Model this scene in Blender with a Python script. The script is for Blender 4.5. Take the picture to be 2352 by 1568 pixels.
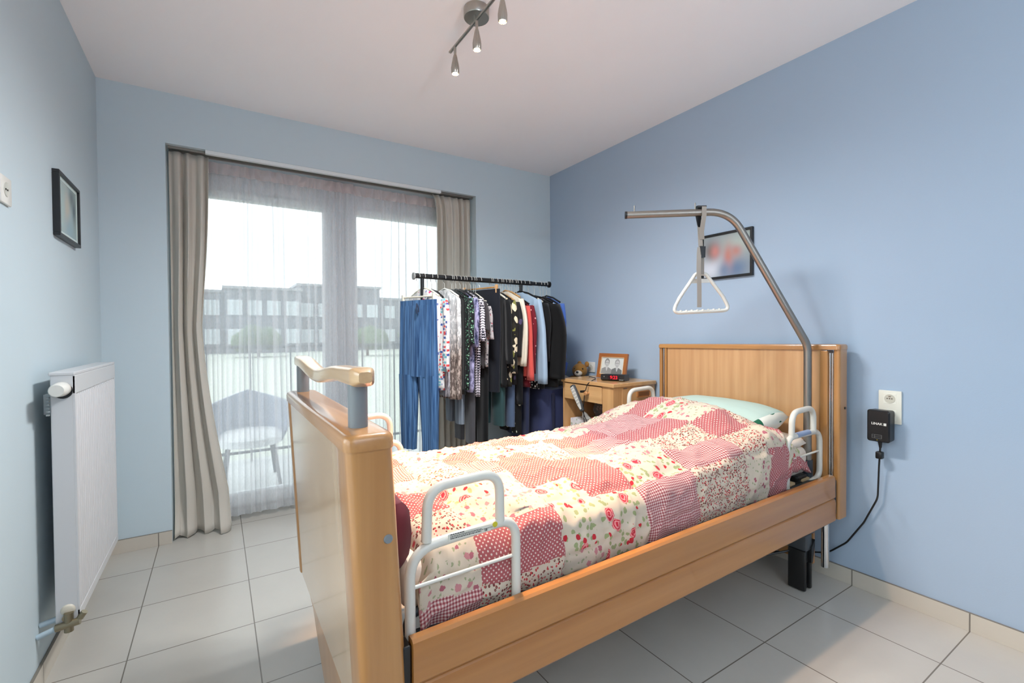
import bpy, bmesh, math, random
from mathutils import Vector, Matrix, noise
PI = math.pi
random.seed(7)
for o in list(bpy.data.objects): bpy.data.objects.remove(o)
S = bpy.context.scene
COL = S.collection

# ------------------------------------------------------------------ camera
cam_d = bpy.data.cameras.new('camera'); cam = bpy.data.objects.new('camera', cam_d); COL.objects.link(cam)
cam_d.sensor_fit = 'HORIZONTAL'; cam_d.sensor_width = 36.0
cam_d.lens = 1068.8 / 2352 * 36.0
cam_d.clip_start = 0.05; cam_d.clip_end = 400
YAW, PIT, ROL = 0.5651, -0.0161, -0.0072
cam.matrix_world = (Matrix.Translation((0.5321, -3.3339, 1.1992)) @ Matrix.Rotation(-YAW, 4, 'Z')
                    @ Matrix.Rotation(PI/2 + PIT, 4, 'X') @ Matrix.Rotation(ROL, 4, 'Z'))
S.camera = cam

# ------------------------------------------------------------------ world / exposure
W = bpy.data.worlds.new('world'); S.world = W; W.use_nodes = True
wn = W.node_tree; wn.nodes.clear()
SKY_FRONT, SKY_LEFT, SKY_REST = 1.55, 1.8, .8
def wnode(t, **k):
    n = wn.nodes.new(t)
    for a, b in k.items(): setattr(n, a, b)
    return n
tc = wnode('ShaderNodeTexCoord'); sx = wnode('ShaderNodeSeparateXYZ')
wn.links.new(tc.outputs['Generated'], sx.inputs[0])
def wramp(out, a, b, lo, hi):
    m = wnode('ShaderNodeMapRange'); m.interpolation_type = 'SMOOTHSTEP'
    for k, v in (('From Min', a), ('From Max', b), ('To Min', lo), ('To Max', hi)): m.inputs[k].default_value = v
    wn.links.new(out, m.inputs['Value']); return m.outputs[0]
fy = wramp(sx.outputs['Y'], -.15, .45, SKY_REST, SKY_FRONT)
fx = wramp(sx.outputs['X'], -.25, -.75, 0.0, SKY_LEFT-SKY_REST)
ml = wnode('ShaderNodeMath', operation='ADD'); wn.links.new(fy, ml.inputs[0]); wn.links.new(fx, ml.inputs[1])
bg = wnode('ShaderNodeBackground'); bg.inputs['Color'].default_value = (.88, .95, 1.0, 1)
wn.links.new(ml.outputs[0], bg.inputs['Strength'])
wo = wnode('ShaderNodeOutputWorld'); wn.links.new(bg.outputs[0], wo.inputs[0])
def portal(loc, rot, sx_, sy_):
    l = bpy.data.lights.new('window_portal', 'AREA'); l.shape = 'RECTANGLE'; l.size = sx_; l.size_y = sy_
    l.cycles.is_portal = True
    o = bpy.data.objects.new('window_portal', l); COL.objects.link(o); o.location = loc; o.rotation_euler = rot
portal((1.30, 0.45, 1.15), (-PI/2, 0, 0), 2.1, 2.3)
portal((-.15, -2.32, 1.35), (0, -PI/2, 0), 2.3, 1.5)  # portal of the added fill window in the left wall
S.view_settings.view_transform = 'Standard'; S.view_settings.look = 'None'
S.view_settings.gamma = 1.0; S.view_settings.use_curve_mapping = False
S.view_settings.exposure = 1.06
S.cycles.max_bounces = 12; S.cycles.transparent_max_bounces = 24

FILL_UPLIGHT = 54; SPOT_FILL = 30  # energies of the added fill lights
# ------------------------------------------------------------------ materials
def srgb(r, g, b):
    f = lambda c: (c/255/12.92) if c/255 <= .04045 else ((c/255+.055)/1.055)**2.4
    return (f(r), f(g), f(b), 1)
class NT:
    def __init__(s, name):
        s.m = bpy.data.materials.new(name); s.m.use_nodes = True; s.t = s.m.node_tree
        s.b = s.t.nodes['Principled BSDF']; s.out = s.t.nodes['Material Output']
    def n(s, typ, **k):
        nd = s.t.nodes.new('ShaderNode'+typ)
        for a, v in k.items():
            if a == 'i':
                for kk, vv in v.items():
                    if hasattr(vv, 'is_output'): s.t.links.new(vv, nd.inputs[kk])
                    else: nd.inputs[kk].default_value = vv
            else: setattr(nd, a, v)
        return nd
    def link(s, a, b): s.t.links.new(a, b)
    def coord(s, kind='Object', scale=(1, 1, 1), rot=(0, 0, 0)):
        c = s.n('TexCoord'); mp = s.n('Mapping'); mp.inputs['Scale'].default_value = scale; mp.inputs['Rotation'].default_value = rot
        s.link(c.outputs[kind], mp.inputs['Vector']); return mp.outputs[0]
    def math(s, op, a, b=None, c=None):
        i = {0: a}
        if b is not None: i[1] = b
        if c is not None: i[2] = c
        return s.n('Math', operation=op, i=i).outputs[0]
    def mix(s, f, a, b, blend='MIX'):
        m = s.n('Mix', data_type='RGBA', blend_type=blend)
        for idx, v in ((0, f), (6, a), (7, b)):
            if hasattr(v, 'is_output'): s.link(v, m.inputs[idx])
            else: m.inputs[idx].default_value = v
        return m.outputs[2]
    def noise(s, vec, scale, detail=3, rough=.5):
        return s.n('TexNoise', i={'Vector': vec, 'Scale': scale, 'Detail': detail, 'Roughness': rough}).outputs['Fac']
    def voro(s, vec, scale, rnd=1.0):
        v = s.n('TexVoronoi', i={'Vector': vec, 'Scale': scale, 'Randomness': rnd}); return v.outputs['Distance'], v.outputs['Color']
    def bump(s, h, strength=.3, dist=.01):
        b = s.n('Bump', i={'Height': h, 'Strength': strength, 'Distance': dist}); s.link(b.outputs[0], s.b.inputs['Normal'])
    def lt(s, a, v): return s.math('LESS_THAN', a, v)
    def gt(s, a, v): return s.math('GREATER_THAN', a, v)
    def color(s, c):
        if hasattr(c, 'is_output'): s.link(c, s.b.inputs['Base Color'])
        else: s.b.inputs['Base Color'].default_value = c
    def sets(s, rough=.5, metal=0, spec=.5, sheen=0, coat=0):
        s.b.inputs['Roughness'].default_value = rough; s.b.inputs['Metallic'].default_value = metal
        s.b.inputs['Specular IOR Level'].default_value = spec
        if sheen: s.b.inputs['Sheen Weight'].default_value = sheen
        if coat: s.b.inputs['Coat Weight'].default_value = coat; s.b.inputs['Coat Roughness'].default_value = .12
MC = {}
def plain(name, rgb, rough=.5, metal=0, spec=.5, var=.0, coat=0, sheen=0):
    if name in MC: return MC[name]
    t = NT(name); c = srgb(*rgb)
    if var:
        f = t.noise(t.coord(), 18, 3)
        d = tuple(x*(1-var) for x in c[:3])+(1,)
        t.color(t.mix(f, c, d))
    else: t.color(c)
    t.sets(rough, metal, spec, sheen, coat); MC[name] = t.m; return t.m
def wall_mat(name, rgb):
    t = NT(name); c = srgb(*rgb); v = t.coord()
    t.color(t.mix(t.noise(v, 2.5, 2), c, tuple(x*.97 for x in c[:3])+(1,)))
    t.sets(.75, spec=.25); t.bump(t.noise(v, 220, 3, .6), .12, .002); return t.m
M_BLUE = wall_mat('blue_wall_paint', (166, 184, 203))
M_PALE = wall_mat('pale_grey_blue_wall_paint', (196, 211, 217))
M_CEIL = wall_mat('ceiling_paint', (246, 246, 247))
def tiles(name, sx, sy, x0, y0, base=(190, 186, 177)):
    t = NT(name); c = t.n('TexCoord').outputs['Object']; sp = t.n('SeparateXYZ', i={0: c})
    def line(o, off, per, w):
        f = t.math('FRACT', t.math('DIVIDE', t.math('SUBTRACT', o, off-50*per), per))
        d = t.math('MINIMUM', f, t.math('SUBTRACT', 1.0, f)); return t.lt(d, w/per), t.math('FLOOR', t.math('DIVIDE', t.math('SUBTRACT', o, off-50*per), per))
    ax, ix = line(sp.outputs[0], x0, sx, .0021); ay, iy = line(sp.outputs[1], y0, sy, .0021)
    g = t.math('MAXIMUM', ax, ay)
    wn_ = t.n('TexWhiteNoise', noise_dimensions='2D'); cb = t.n('CombineXYZ', i={0: ix, 1: iy}); t.link(cb.outputs[0], wn_.inputs[0])
    b = srgb(*base); dk = tuple(x*.80 for x in b[:3])+(1,); lt_ = tuple(min(1, x*1.04) for x in b[:3])+(1,)
    n1 = t.noise(c, 2.6, 3, .5); n2 = t.noise(c, 40, 3, .6)
    r = t.n('ValToRGB', i={0: n1}); r.color_ramp.elements[0].position = .2; r.color_ramp.elements[0].color = dk; r.color_ramp.elements[1].position = .8; r.color_ramp.elements[1].color = lt_
    cc = t.mix(t.math('MULTIPLY', wn_.outputs[0], .25), t.mix(n1, dk, lt_), b)
    cc = t.mix(t.math('MULTIPLY', n2, .22), cc, dk)
    cc = t.mix(g, cc, srgb(112, 106, 97)); t.color(cc)
    t.b.inputs['Roughness'].default_value = .27
    t.bump(t.math('ADD', t.math('MULTIPLY', g, -1.0), t.math('MULTIPLY', n2, .05)), .5, .002); return t.m
M_TILE = tiles('beige_floor_tiles', .4144, .4074, .2329, -.3116)
def baseboard_mat(name, axis, per, off):
    t = NT(name); c = t.n('TexCoord').outputs['Object']; sp = t.n('SeparateXYZ', i={0: c})
    o = sp.outputs[axis]; f = t.math('FRACT', t.math('DIVIDE', t.math('SUBTRACT', o, off-50*per), per))
    g = t.lt(t.math('MINIMUM', f, t.math('SUBTRACT', 1.0, f)), .0025/per)
    g = t.math('MAXIMUM', g, t.gt(sp.outputs[2], .0735))
    b = srgb(206, 198, 184); n1 = t.noise(c, 5, 4)
    cc = t.mix(n1, b, tuple(x*.82 for x in b[:3])+(1,)); t.color(t.mix(g, cc, srgb(120, 114, 104))); t.sets(.35); return t.m
WOODS = {}
def wood(axis='Z', rgb=(192, 140, 82), rough=.34):
    k = (axis, rgb, rough)
    if k in WOODS: return WOODS[k]
    t = NT('beech_laminate_grain_'+axis.lower())
    sc = {'X': (1.2, 26, 26), 'Y': (26, 1.2, 26), 'Z': (26, 26, 1.2)}[axis]
    sf = {'X': (6, 260, 260), 'Y': (260, 6, 260), 'Z': (260, 260, 6)}[axis]
    n1 = t.noise(t.coord('Object', sc), 1, 4, .55); n2 = t.noise(t.coord('Object', sf), 1, 2, .5)
    b = srgb(*rgb); dk = tuple(a*m for a, m in zip(b[:3], (.78, .70, .62)))+(1,)
    r = t.n('ValToRGB', i={0: n1}); r.color_ramp.elements[0].position = .32; r.color_ramp.elements[0].color = dk
    r.color_ramp.elements[1].position = .72; r.color_ramp.elements[1].color = b
    t.color(t.mix(t.math('MULTIPLY', n2, .3), r.outputs[0], dk))
    t.sets(rough, spec=.5, coat=.8); t.bump(n2, .05, .001); WOODS[k] = t.m; return t.m
M_WZ, M_WX, M_WY = wood('Z'), wood('X'), wood('Y')
M_TUBE = plain('white_enamel_tube', (212, 209, 198), .28, coat=.3)
M_ALU = plain('satin_aluminium', (146, 140, 132), .34, .9)
M_CHROME = plain('bright_chrome', (215, 215, 215), .14, 1)
M_NICKEL = plain('brushed_nickel', (176, 172, 164), .28, 1)
M_GREYP = plain('grey_plastic_post', (122, 128, 132), .38)
M_BLACK = plain('black_plastic', (20, 20, 21), .38)
M_DGREY = plain('dark_grey_steel', (58, 64, 70), .4, .2)
M_WHITEP = plain('white_plastic', (224, 222, 214), .32)
M_IVORY = plain('ivory_plastic', (222, 219, 204), .35)
M_RAD = plain('white_radiator_enamel', (206, 207, 208), .3)
M_PVC = plain('window_frame_paint', (226, 229, 230), .35)
M_BRASS = plain('tarnished_brass_valve', (150, 140, 118), .35, .9)
M_MATT = plain('cream_mattress_cover', (238, 222, 204), .7, var=.06)
M_INK = plain('dark_print_ink', (50, 50, 52), .6)
M_LABEL = plain('pale_label_paper', (214, 214, 205), .5)
def emis(name, rgb, st):
    t = NT(name); t.color(srgb(*rgb)); t.b.inputs['Emission Color'].default_value = srgb(*rgb); t.b.inputs['Emission Strength'].default_value = st; return t.m
M_BULB = emis('warm_halogen_glow', (255, 226, 176), 14); M_LED = emis('red_led_digits', (255, 16, 36), .7)
def glass_mat():
    t = NT('window_glass'); tr = t.n('BsdfTransparent', i={0: (.97, .985, .98, 1)}); gl = t.n('BsdfGlossy', i={'Roughness': 0.0})
    lw = t.n('Fresnel', i={'IOR': 1.45}); mx = t.n('MixShader'); t.link(lw.outputs[0], mx.inputs[0]); t.link(tr.outputs[0], mx.inputs[1]); t.link(gl.outputs[0], mx.inputs[2])
    t.link(mx.outputs[0], t.out.inputs[0]); return t.m
M_GLASS = glass_mat()
def sheer_mat(name='white_voile', dens=.44, rgb=(222, 224, 228)):
    t = NT(name); c = srgb(*rgb)
    v = t.coord('UV', (1, 1, 1)); n1 = t.noise(t.coord('Object', (240, 240, 60)), 1, 2, .6)
    df = t.n('BsdfDiffuse', i={0: c}); tl = t.n('BsdfTranslucent', i={0: c}); tr = t.n('BsdfTransparent')
    m1 = t.n('MixShader', i={0: .52}); t.link(df.outputs[0], m1.inputs[1]); t.link(tl.outputs[0], m1.inputs[2])
    lw = t.n('LayerWeight', i={'Blend': .45})
    f = t.math('ADD', t.math('MULTIPLY', lw.outputs['Facing'], .70), dens)
    f = t.math('ADD', f, t.math('MULTIPLY', t.math('SUBTRACT', n1, .5), .22))
    f = t.math('MINIMUM', t.math('MAXIMUM', f, .1), .97)
    m2 = t.n('MixShader'); t.link(f, m2.inputs[0]); t.link(tr.outputs[0], m2.inputs[1]); t.link(m1.outputs[0], m2.inputs[2])
    t.link(m2.outputs[0], t.out.inputs[0]); return t.m
M_SHEER = sheer_mat(rgb=(234, 236, 238))
M_SHEERBAND = sheer_mat('voile_heading_tape', .92, (236, 226, 224))
def cloth(name, rgb, rough=.85, weave=900, var=.12, translucent=0):
    t = NT(name); c = srgb(*rgb); v = t.coord(); n1 = t.noise(v, 9, 3); n2 = t.noise(v, weave, 1)
    t.color(t.mix(n1, c, tuple(x*(1-var) for x in c[:3])+(1,))); t.sets(rough, spec=.2, sheen=.15); t.bump(n2, .15, .001); return t.m
M_CURT = cloth('taupe_linen', (218, 212, 200), var=.05)
_t = M_CURT.node_tree; _p = _t.nodes['Principled BSDF']; _tl = _t.nodes.new('ShaderNodeBsdfTranslucent'); _tl.inputs[0].default_value = srgb(206, 200, 189)
_m = _t.nodes.new('ShaderNodeMixShader'); _m.inputs[0].default_value = .22; _t.links.new(_p.outputs[0], _m.inputs[1]); _t.links.new(_tl.outputs[0], _m.inputs[2]); _t.links.new(_m.outputs[0], _t.nodes['Material Output'].inputs[0])

# patchwork duvet fabrics (UV in metres)
CREAM = srgb(203, 188, 167)
def d_base(name):
    t = NT(name); t.sets(.8, spec=.15, sheen=.1); c = t.n('TexCoord').outputs['UV']
    t.bump(t.noise(c, 60, 3), .12, .004); return t, c
def d_polka():
    t, c = d_base('rose_polka_dot_cotton'); mp = t.n('Mapping', i={0: c}); mp.inputs['Rotation'].default_value = (0, 0, PI/4)
    d, _ = t.voro(mp.outputs[0], 1/.0095, 0.0); t.color(t.mix(t.lt(d, .23), srgb(166, 90, 92), srgb(216, 196, 186))); return t.m
def d_ging():
    t, c = d_base('pink_gingham_cotton'); sp = t.n('SeparateXYZ', i={0: c})
    a = t.lt(t.math('FRACT', t.math('DIVIDE', sp.outputs[0], .0085)), .5); b = t.lt(t.math('FRACT', t.math('DIVIDE', sp.outputs[1], .0085)), .5)
    s = t.math('MULTIPLY', t.math('ADD', a, b), .5); r = t.n('ValToRGB', i={0: s}); r.color_ramp.interpolation = 'CONSTANT'
    e = r.color_ramp.elements; e[0].color = srgb(214, 196, 188); e[0].position = 0; e[1].color = srgb(186, 128, 126); e[1].position = .3
    k = e.new(.8); k.color = srgb(138, 68, 74); t.color(r.outputs[0]); return t.m
def d_ditsy():
    t, c = d_base('cream_ditsy_flower_cotton'); d, col = t.voro(c, 1/.0078, .9); sp = t.n('SeparateXYZ', i={0: col})
    ink = t.mix(t.gt(sp.outputs[0], .45), srgb(186, 62, 66), srgb(112, 54, 50)); ring = t.math('MULTIPLY', t.lt(d, .42), t.gt(d, .13))
    t.color(t.mix(ring, CREAM, ink)); return t.m
def d_rose():
    t, c = d_base('cream_cotton_with_red_roses'); wv = t.n('TexNoise', i={'Vector': c, 'Scale': 45, 'Detail': 3})
    v = t.n('VectorMath', operation='ADD', i={0: c}); s = t.n('VectorMath', operation='SCALE', i={0: wv.outputs['Color'], 'Scale': .016}); t.link(s.outputs[0], v.inputs[1]); c2 = v.outputs[0]
    d3, k3 = t.voro(c2, 1/.019, 1); sp3 = t.n('SeparateXYZ', i={0: k3})
    col = t.mix(t.math('MULTIPLY', t.lt(d3, .40), t.gt(sp3.outputs[0], .35)), CREAM, srgb(150, 158, 112))
    d2, k2 = t.voro(c2, 1/.036, 1); sp2 = t.n('SeparateXYZ', i={0: k2})
    col = t.mix(t.math('MULTIPLY', t.lt(d2, .24), t.gt(sp2.outputs[1], .3)), col, srgb(190, 44, 54))
    d1, k1 = t.voro(c2, 1/.068, .8); sw = t.math('FRACT', t.math('ADD', t.math('MULTIPLY', d1, 9.0), t.math('MULTIPLY', wv.outputs['Fac'], 1.6)))
    red = t.mix(t.lt(sw, .5), srgb(196, 44, 60), srgb(226, 142, 140)); t.color(t.mix(t.lt(d1, .31), col, red)); return t.m
def d_sprig():
    t, c = d_base('cream_cotton_with_dusty_sprigs'); wv = t.n('TexNoise', i={'Vector': c, 'Scale': 110, 'Detail': 3})
    v = t.n('VectorMath', operation='ADD', i={0: c}); s = t.n('VectorMath', operation='SCALE', i={0: wv.outputs['Color'], 'Scale': .013}); t.link(s.outputs[0], v.inputs[1]); c2 = v.outputs[0]
    d3, k3 = t.voro(c2, 1/.012, 1); sp3 = t.n('SeparateXYZ', i={0: k3})
    col = t.mix(t.math('MULTIPLY', t.lt(d3, .30), t.gt(sp3.outputs[0], .4)), CREAM, srgb(156, 158, 124))
    d1, k1 = t.voro(c2, 1/.027, .95); sp1 = t.n('SeparateXYZ', i={0: k1})
    pk = t.mix(t.gt(sp1.outputs[0], .5), srgb(168, 98, 108), srgb(190, 128, 130)); t.color(t.mix(t.math('MULTIPLY', t.lt(d1, .30), t.gt(sp1.outputs[1], .25)), col, pk)); return t.m
DUV = {'P': d_polka(), 'G': d_ging(), 'D': d_ditsy(), 'R': d_rose(), 'S': d_sprig()}

# clothing patterns
def spots(name, base, cols, scale=60, size=.4, rnd=1, stretch=(1, 1, 1), warp=.0, metric='EUCLIDEAN'):
    t = NT(name); v = t.coord('Object', stretch)
    if warp:
        wv = t.n('TexNoise', i={'Vector': v, 'Scale': scale*.6, 'Detail': 3}); a = t.n('VectorMath', operation='ADD', i={0: v})
        s = t.n('VectorMath', operation='SCALE', i={0: wv.outputs['Color'], 'Scale': warp}); t.link(s.outputs[0], a.inputs[1]); v = a.outputs[0]
    vv = t.n('TexVoronoi', distance=metric, i={'Vector': v, 'Scale': scale, 'Randomness': rnd}); d, k = vv.outputs['Distance'], vv.outputs['Color']; sp = t.n('SeparateXYZ', i={0: k}); r = t.n('ValToRGB', i={0: sp.outputs[0]}); r.color_ramp.interpolation = 'CONSTANT'
    e = r.color_ramp.elements; e[0].color = srgb(*cols[0]); e[0].position = 0; e[1].color = srgb(*cols[-1]); e[1].position = (len(cols)-1)/len(cols)
    for i, c in enumerate(cols[1:-1]): x = e.new((i+1)/len(cols)); x.color = srgb(*c)
    t.color(t.mix(t.lt(d, size), srgb(*base), r.outputs[0])); t.sets(.8, spec=.2, sheen=.1); return t.m
def streak(name, c1, c2, scale=(60, 60, 6), c3=None):
    t = NT(name); n1 = t.noise(t.coord('Object', scale), 1, 4, .6); r = t.n('ValToRGB', i={0: n1}); e = r.color_ramp.elements
    e[0].position = .4; e[0].color = srgb(*c1); e[1].position = .6; e[1].color = srgb(*c2)
    if c3: k = e.new(.5); k.color = srgb(*c3)
    t.color(r.outputs[0]); t.sets(.8, spec=.2, sheen=.1); t.bump(n1, .3, .004); return t.m
def hounds(name):
    t = NT(name); c = t.coord('Object', (1, 1, 1)); sp = t.n('SeparateXYZ', i={0: c}); p = .017
    u = t.math('ADD', sp.outputs[1], t.math('MULTIPLY', sp.outputs[0], .6)); a = t.math('FRACT', t.math('DIVIDE', u, p)); b = t.math('FRACT', t.math('DIVIDE', sp.outputs[2], p))
    sq = t.math('MULTIPLY', t.lt(a, .5), t.lt(b, .5)); dg = t.lt(t.math('FRACT', t.math('ADD', a, b)), .28)
    t.color(t.mix(t.math('MAXIMUM', sq, dg), srgb(214, 208, 216), srgb(22, 22, 34))); t.sets(.8, spec=.2); return t.m

# ------------------------------------------------------------------ mesh helpers
class MB:
    def __init__(s): s.bm = bmesh.new(); s.uv = None
    def box(s, a, b, bev=0, seg=2, mat=None):
        a, b = Vector(a), Vector(b); c = (a+b)/2; d = b-a
        r = bmesh.ops.create_cube(s.bm, size=1.0); vs = r['verts']
        for v in vs: v.co = Vector((v.co.x*d.x, v.co.y*d.y, v.co.z*d.z))
        if bev:
            ed = list({e for v in vs for e in v.link_edges})
            rr = bmesh.ops.bevel(s.bm, geom=ed, offset=bev, segments=seg, affect='EDGES', profile=.5)
            vs = list({v for f in rr['faces'] for v in f.verts} | {v for v in vs if v.is_valid})
        for v in vs: v.co = (mat @ (v.co) if mat else v.co) + c
        return s
    def ring_loft(s, rings, close=True, caps=True):
        vr = [[s.bm.verts.new(p) for p in r] for r in rings]
        n = len(rings[0])
        for i in range(len(vr)-1):
            for j in range(n if close else n-1):
                k = (j+1) % n
                try: s.bm.faces.new((vr[i][j], vr[i][k], vr[i+1][k], vr[i+1][j]))
                except ValueError: pass
        if caps and close:
            s.bm.faces.new(list(reversed(vr[0]))); s.bm.faces.new(vr[-1])
        return s
    def tube(s, pts, r, seg=12, closed=False, caps=True, rfun=None):
        pts = [Vector(p) for p in pts]; n = len(pts); up = None; rings = []
        for i, p in enumerate(pts):
            if closed: t = (pts[(i+1) % n]-pts[i-1]).normalized()
            else: t = (pts[min(i+1, n-1)]-pts[max(i-1, 0)]).normalized()
            if up is None:
                up = Vector((0, 0, 1)) if abs(t.z) < .9 else Vector((1, 0, 0))
            a = up - t*up.dot(t); a.normalize(); b = t.cross(a); up = a
            rr = r if rfun is None else rfun(i/(n-1))
            rings.append([p + (a*math.cos(q)+b*math.sin(q))*rr for q in [2*PI*k/seg for k in range(seg)]])
        if closed: rings.append(rings[0])
        return s.ring_loft(rings, True, caps and not closed)
    def cyl(s, p, q, r, seg=20, r2=None):
        p, q = Vector(p), Vector(q); return s.tube([p, q], r, seg, rfun=(lambda t: r+(r2-r)*t) if r2 is not None else None)
    def lathe(s, prof, c, axis='Z', seg=28):
        rings = []; c = Vector(c)
        for r, h in prof:
            ring = []
            for k in range(seg):
                a = 2*PI*k/seg; x, y = math.cos(a)*max(r, 1e-4), math.sin(a)*max(r, 1e-4)
                ring.append(c + Vector({'Z': (x, y, h), 'Y': (x, h, y), 'X': (h, x, y)}[axis]))
            rings.append(ring)
        return s.ring_loft(rings)
    def prism(s, poly, d, frame=None):
        d = Vector(d); a = [s.bm.verts.new(Vector(p)) for p in poly]; b = [s.bm.verts.new(Vector(p)+d) for p in poly]; n = len(poly)
        s.bm.faces.new(a); s.bm.faces.new(list(reversed(b)))
        for i in range(n): s.bm.faces.new((a[i], b[i], b[(i+1) % n], a[(i+1) % n]))
        return s
    def quad(s, *p): s.bm.faces.new([s.bm.verts.new(Vector(q)) for q in p]); return s
    def ell(s, c, r, sub=3):
        rr = bmesh.ops.create_icosphere(s.bm, subdivisions=sub, radius=1.0)
        for v in rr['verts']: v.co = Vector((v.co.x*r[0], v.co.y*r[1], v.co.z*r[2])) + Vector(c)
        return s
    def build(s, name, mat, parent=None, smooth=True, angle=40, xf=None):
        if xf:
            for v in s.bm.verts: v.co = xf(v.co)
        if parent is not None:
            base = wpos(parent)
            for v in s.bm.verts: v.co -= base
        s.bm.normal_update()
        bmesh.ops.recalc_face_normals(s.bm, faces=s.bm.faces)
        me = bpy.data.meshes.new(name); s.bm.to_mesh(me); s.bm.free()
        for m in (mat if isinstance(mat, list) else [mat]): me.materials.append(m)
        o = bpy.data.objects.new(name, me); COL.objects.link(o)
        if smooth:
            for p in me.polygons: p.use_smooth = True
            try: me.set_sharp_from_angle(angle=math.radians(angle))
            except Exception: pass
        if parent is not None: o.parent = parent
        return o
def wpos(o):
    p = Vector((0, 0, 0))
    while o is not None: p += Vector(o.location); o = o.parent
    return p
def recenter(o, c):
    c = Vector(c)
    for v in o.data.vertices: v.co -= c
    o.location = Vector(o.location) + c; return o
def fillet(pts, rad, seg=6, closed=False):
    pts = [Vector(p) for p in pts]; out = []; n = len(pts)
    for i, p in enumerate(pts):
        if not closed and i in (0, n-1): out.append(p); continue
        a, b = pts[i-1], pts[(i+1) % n]; r = rad[i] if isinstance(rad, (list, tuple)) else rad
        da, db = (a-p), (b-p); la, lb = da.length, db.length; da.normalize(); db.normalize()
        ang = da.angle(db)
        if r <= 0 or ang > 3.1: out.append(p); continue
        t = min(r/math.tan(ang/2), la*.49 if (closed or i > 1) else la*.95, lb*.49 if (closed or i < n-2) else lb*.95)
        p1, p2 = p+da*t, p+db*t
        for k in range(seg+1):
            u = k/seg; out.append(p1*(1-u)**2 + p*2*u*(1-u) + p2*u*u)
    return out
def thing(name, label, cat, loc, group=None):
    o = bpy.data.objects.new(name, None); o.empty_display_size = .05; COL.objects.link(o); o.location = loc
    o['label'] = label; o['category'] = cat
    if group: o['group'] = group
    return o
def tag(o, label, cat, group=None, kind=None):
    o['label'] = label; o['category'] = cat
    if group: o['group'] = group
    if kind: o['kind'] = kind
    return o
def struct(o): o['kind'] = 'structure'; return o
def text_mesh(name, s, size, mat, parent, origin, right, up, ext=.0004, align='CENTER', bold=False):
    cu = bpy.data.curves.new(name, 'FONT'); cu.body = s; cu.size = size; cu.extrude = ext; cu.align_x = align; cu.align_y = 'CENTER'
    if bold: cu.offset = size*.02
    o = bpy.data.objects.new(name, cu); COL.objects.link(o); bpy.context.view_layer.update()
    me = bpy.data.meshes.new_from_object(o.evaluated_get(bpy.context.evaluated_depsgraph_get())); bpy.data.objects.remove(o)
    right, up = Vector(right).normalized(), Vector(up).normalized(); nrm = right.cross(up)
    m = Matrix((right, up, nrm)).transposed()
    b = wpos(parent) if parent else Vector((0, 0, 0))
    for v in me.vertices: v.co = m @ v.co + Vector(origin) - b
    me.materials.clear(); me.materials.append(mat)
    q = bpy.data.objects.new(name, me); COL.objects.link(q)
    if parent: q.parent = parent
    return q

# ------------------------------------------------------------------ room shell
RW, RH, YB = 3.0578, 2.6, -6.2
WX0, WX1, WZ = .297, 2.311, 2.312
struct(MB().box((-.1, YB-.1, -.1), (RW+.1, .42, 0)).build('floor', M_TILE, smooth=False))
struct(MB().box((-.1, YB-.1, RH), (RW+.1, .35, RH+.1)).build('ceiling', M_CEIL, smooth=False))
SY0, SY1, SZ0, SZ1 = -3.05, -1.60, .25, 2.45  # opening added in the unseen wall stretch to let fill light in
wb = MB(); wb.box((-.1, YB-.1, 0), (0, SY0, RH)); wb.box((-.1, SY1, 0), (0, .35, RH)); wb.box((-.1, SY0, 0), (0, SY1, SZ0)); wb.box((-.1, SY0, SZ1), (0, SY1, RH))
struct(wb.build('wall_left', M_PALE, smooth=False))
struct(MB().box((RW, YB-.1, 0), (RW+.1, .35, RH)).build('wall_right', M_BLUE, smooth=False))
wb = MB(); wb.box((0, 0, 0), (WX0, .35, RH)); wb.box((WX1, 0, 0), (RW, .35, RH)); wb.box((WX0, 0, WZ), (WX1, .35, RH))
struct(wb.build('wall_window', M_PALE, smooth=False))
struct(MB().box((0, YB-.1, 0), (RW, YB, RH)).build('wall_back', wall_mat('bounce_cut_wall_paint', (118, 134, 156)), smooth=False))  # unseen wall, coloured dark to hold back bounce light
struct(MB().box((RW-.010, YB, 0), (RW-.0005, -.001, .0755), .001).build('baseboard_right', baseboard_mat('baseboard_tile_right', 1, .4074, -2.3487), smooth=False))
struct(MB().box((.0005, YB, 0), (.010, -.001, .0755), .001).build('baseboard_left', baseboard_mat('baseboard_tile_left', 1, .4074, -1.53), smooth=False))
bbm = baseboard_mat('baseboard_tile_window', 0, .4144, .2329)
struct(MB().box((.0105, -.010, 0), (WX0, -.0005, .0755), .001).build('baseboard_window', bbm, smooth=False))
struct(MB().box((WX1, -.010, 0), (RW-.0105, -.0005, .0755), .001).build('baseboard_window', bbm, smooth=False))

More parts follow.
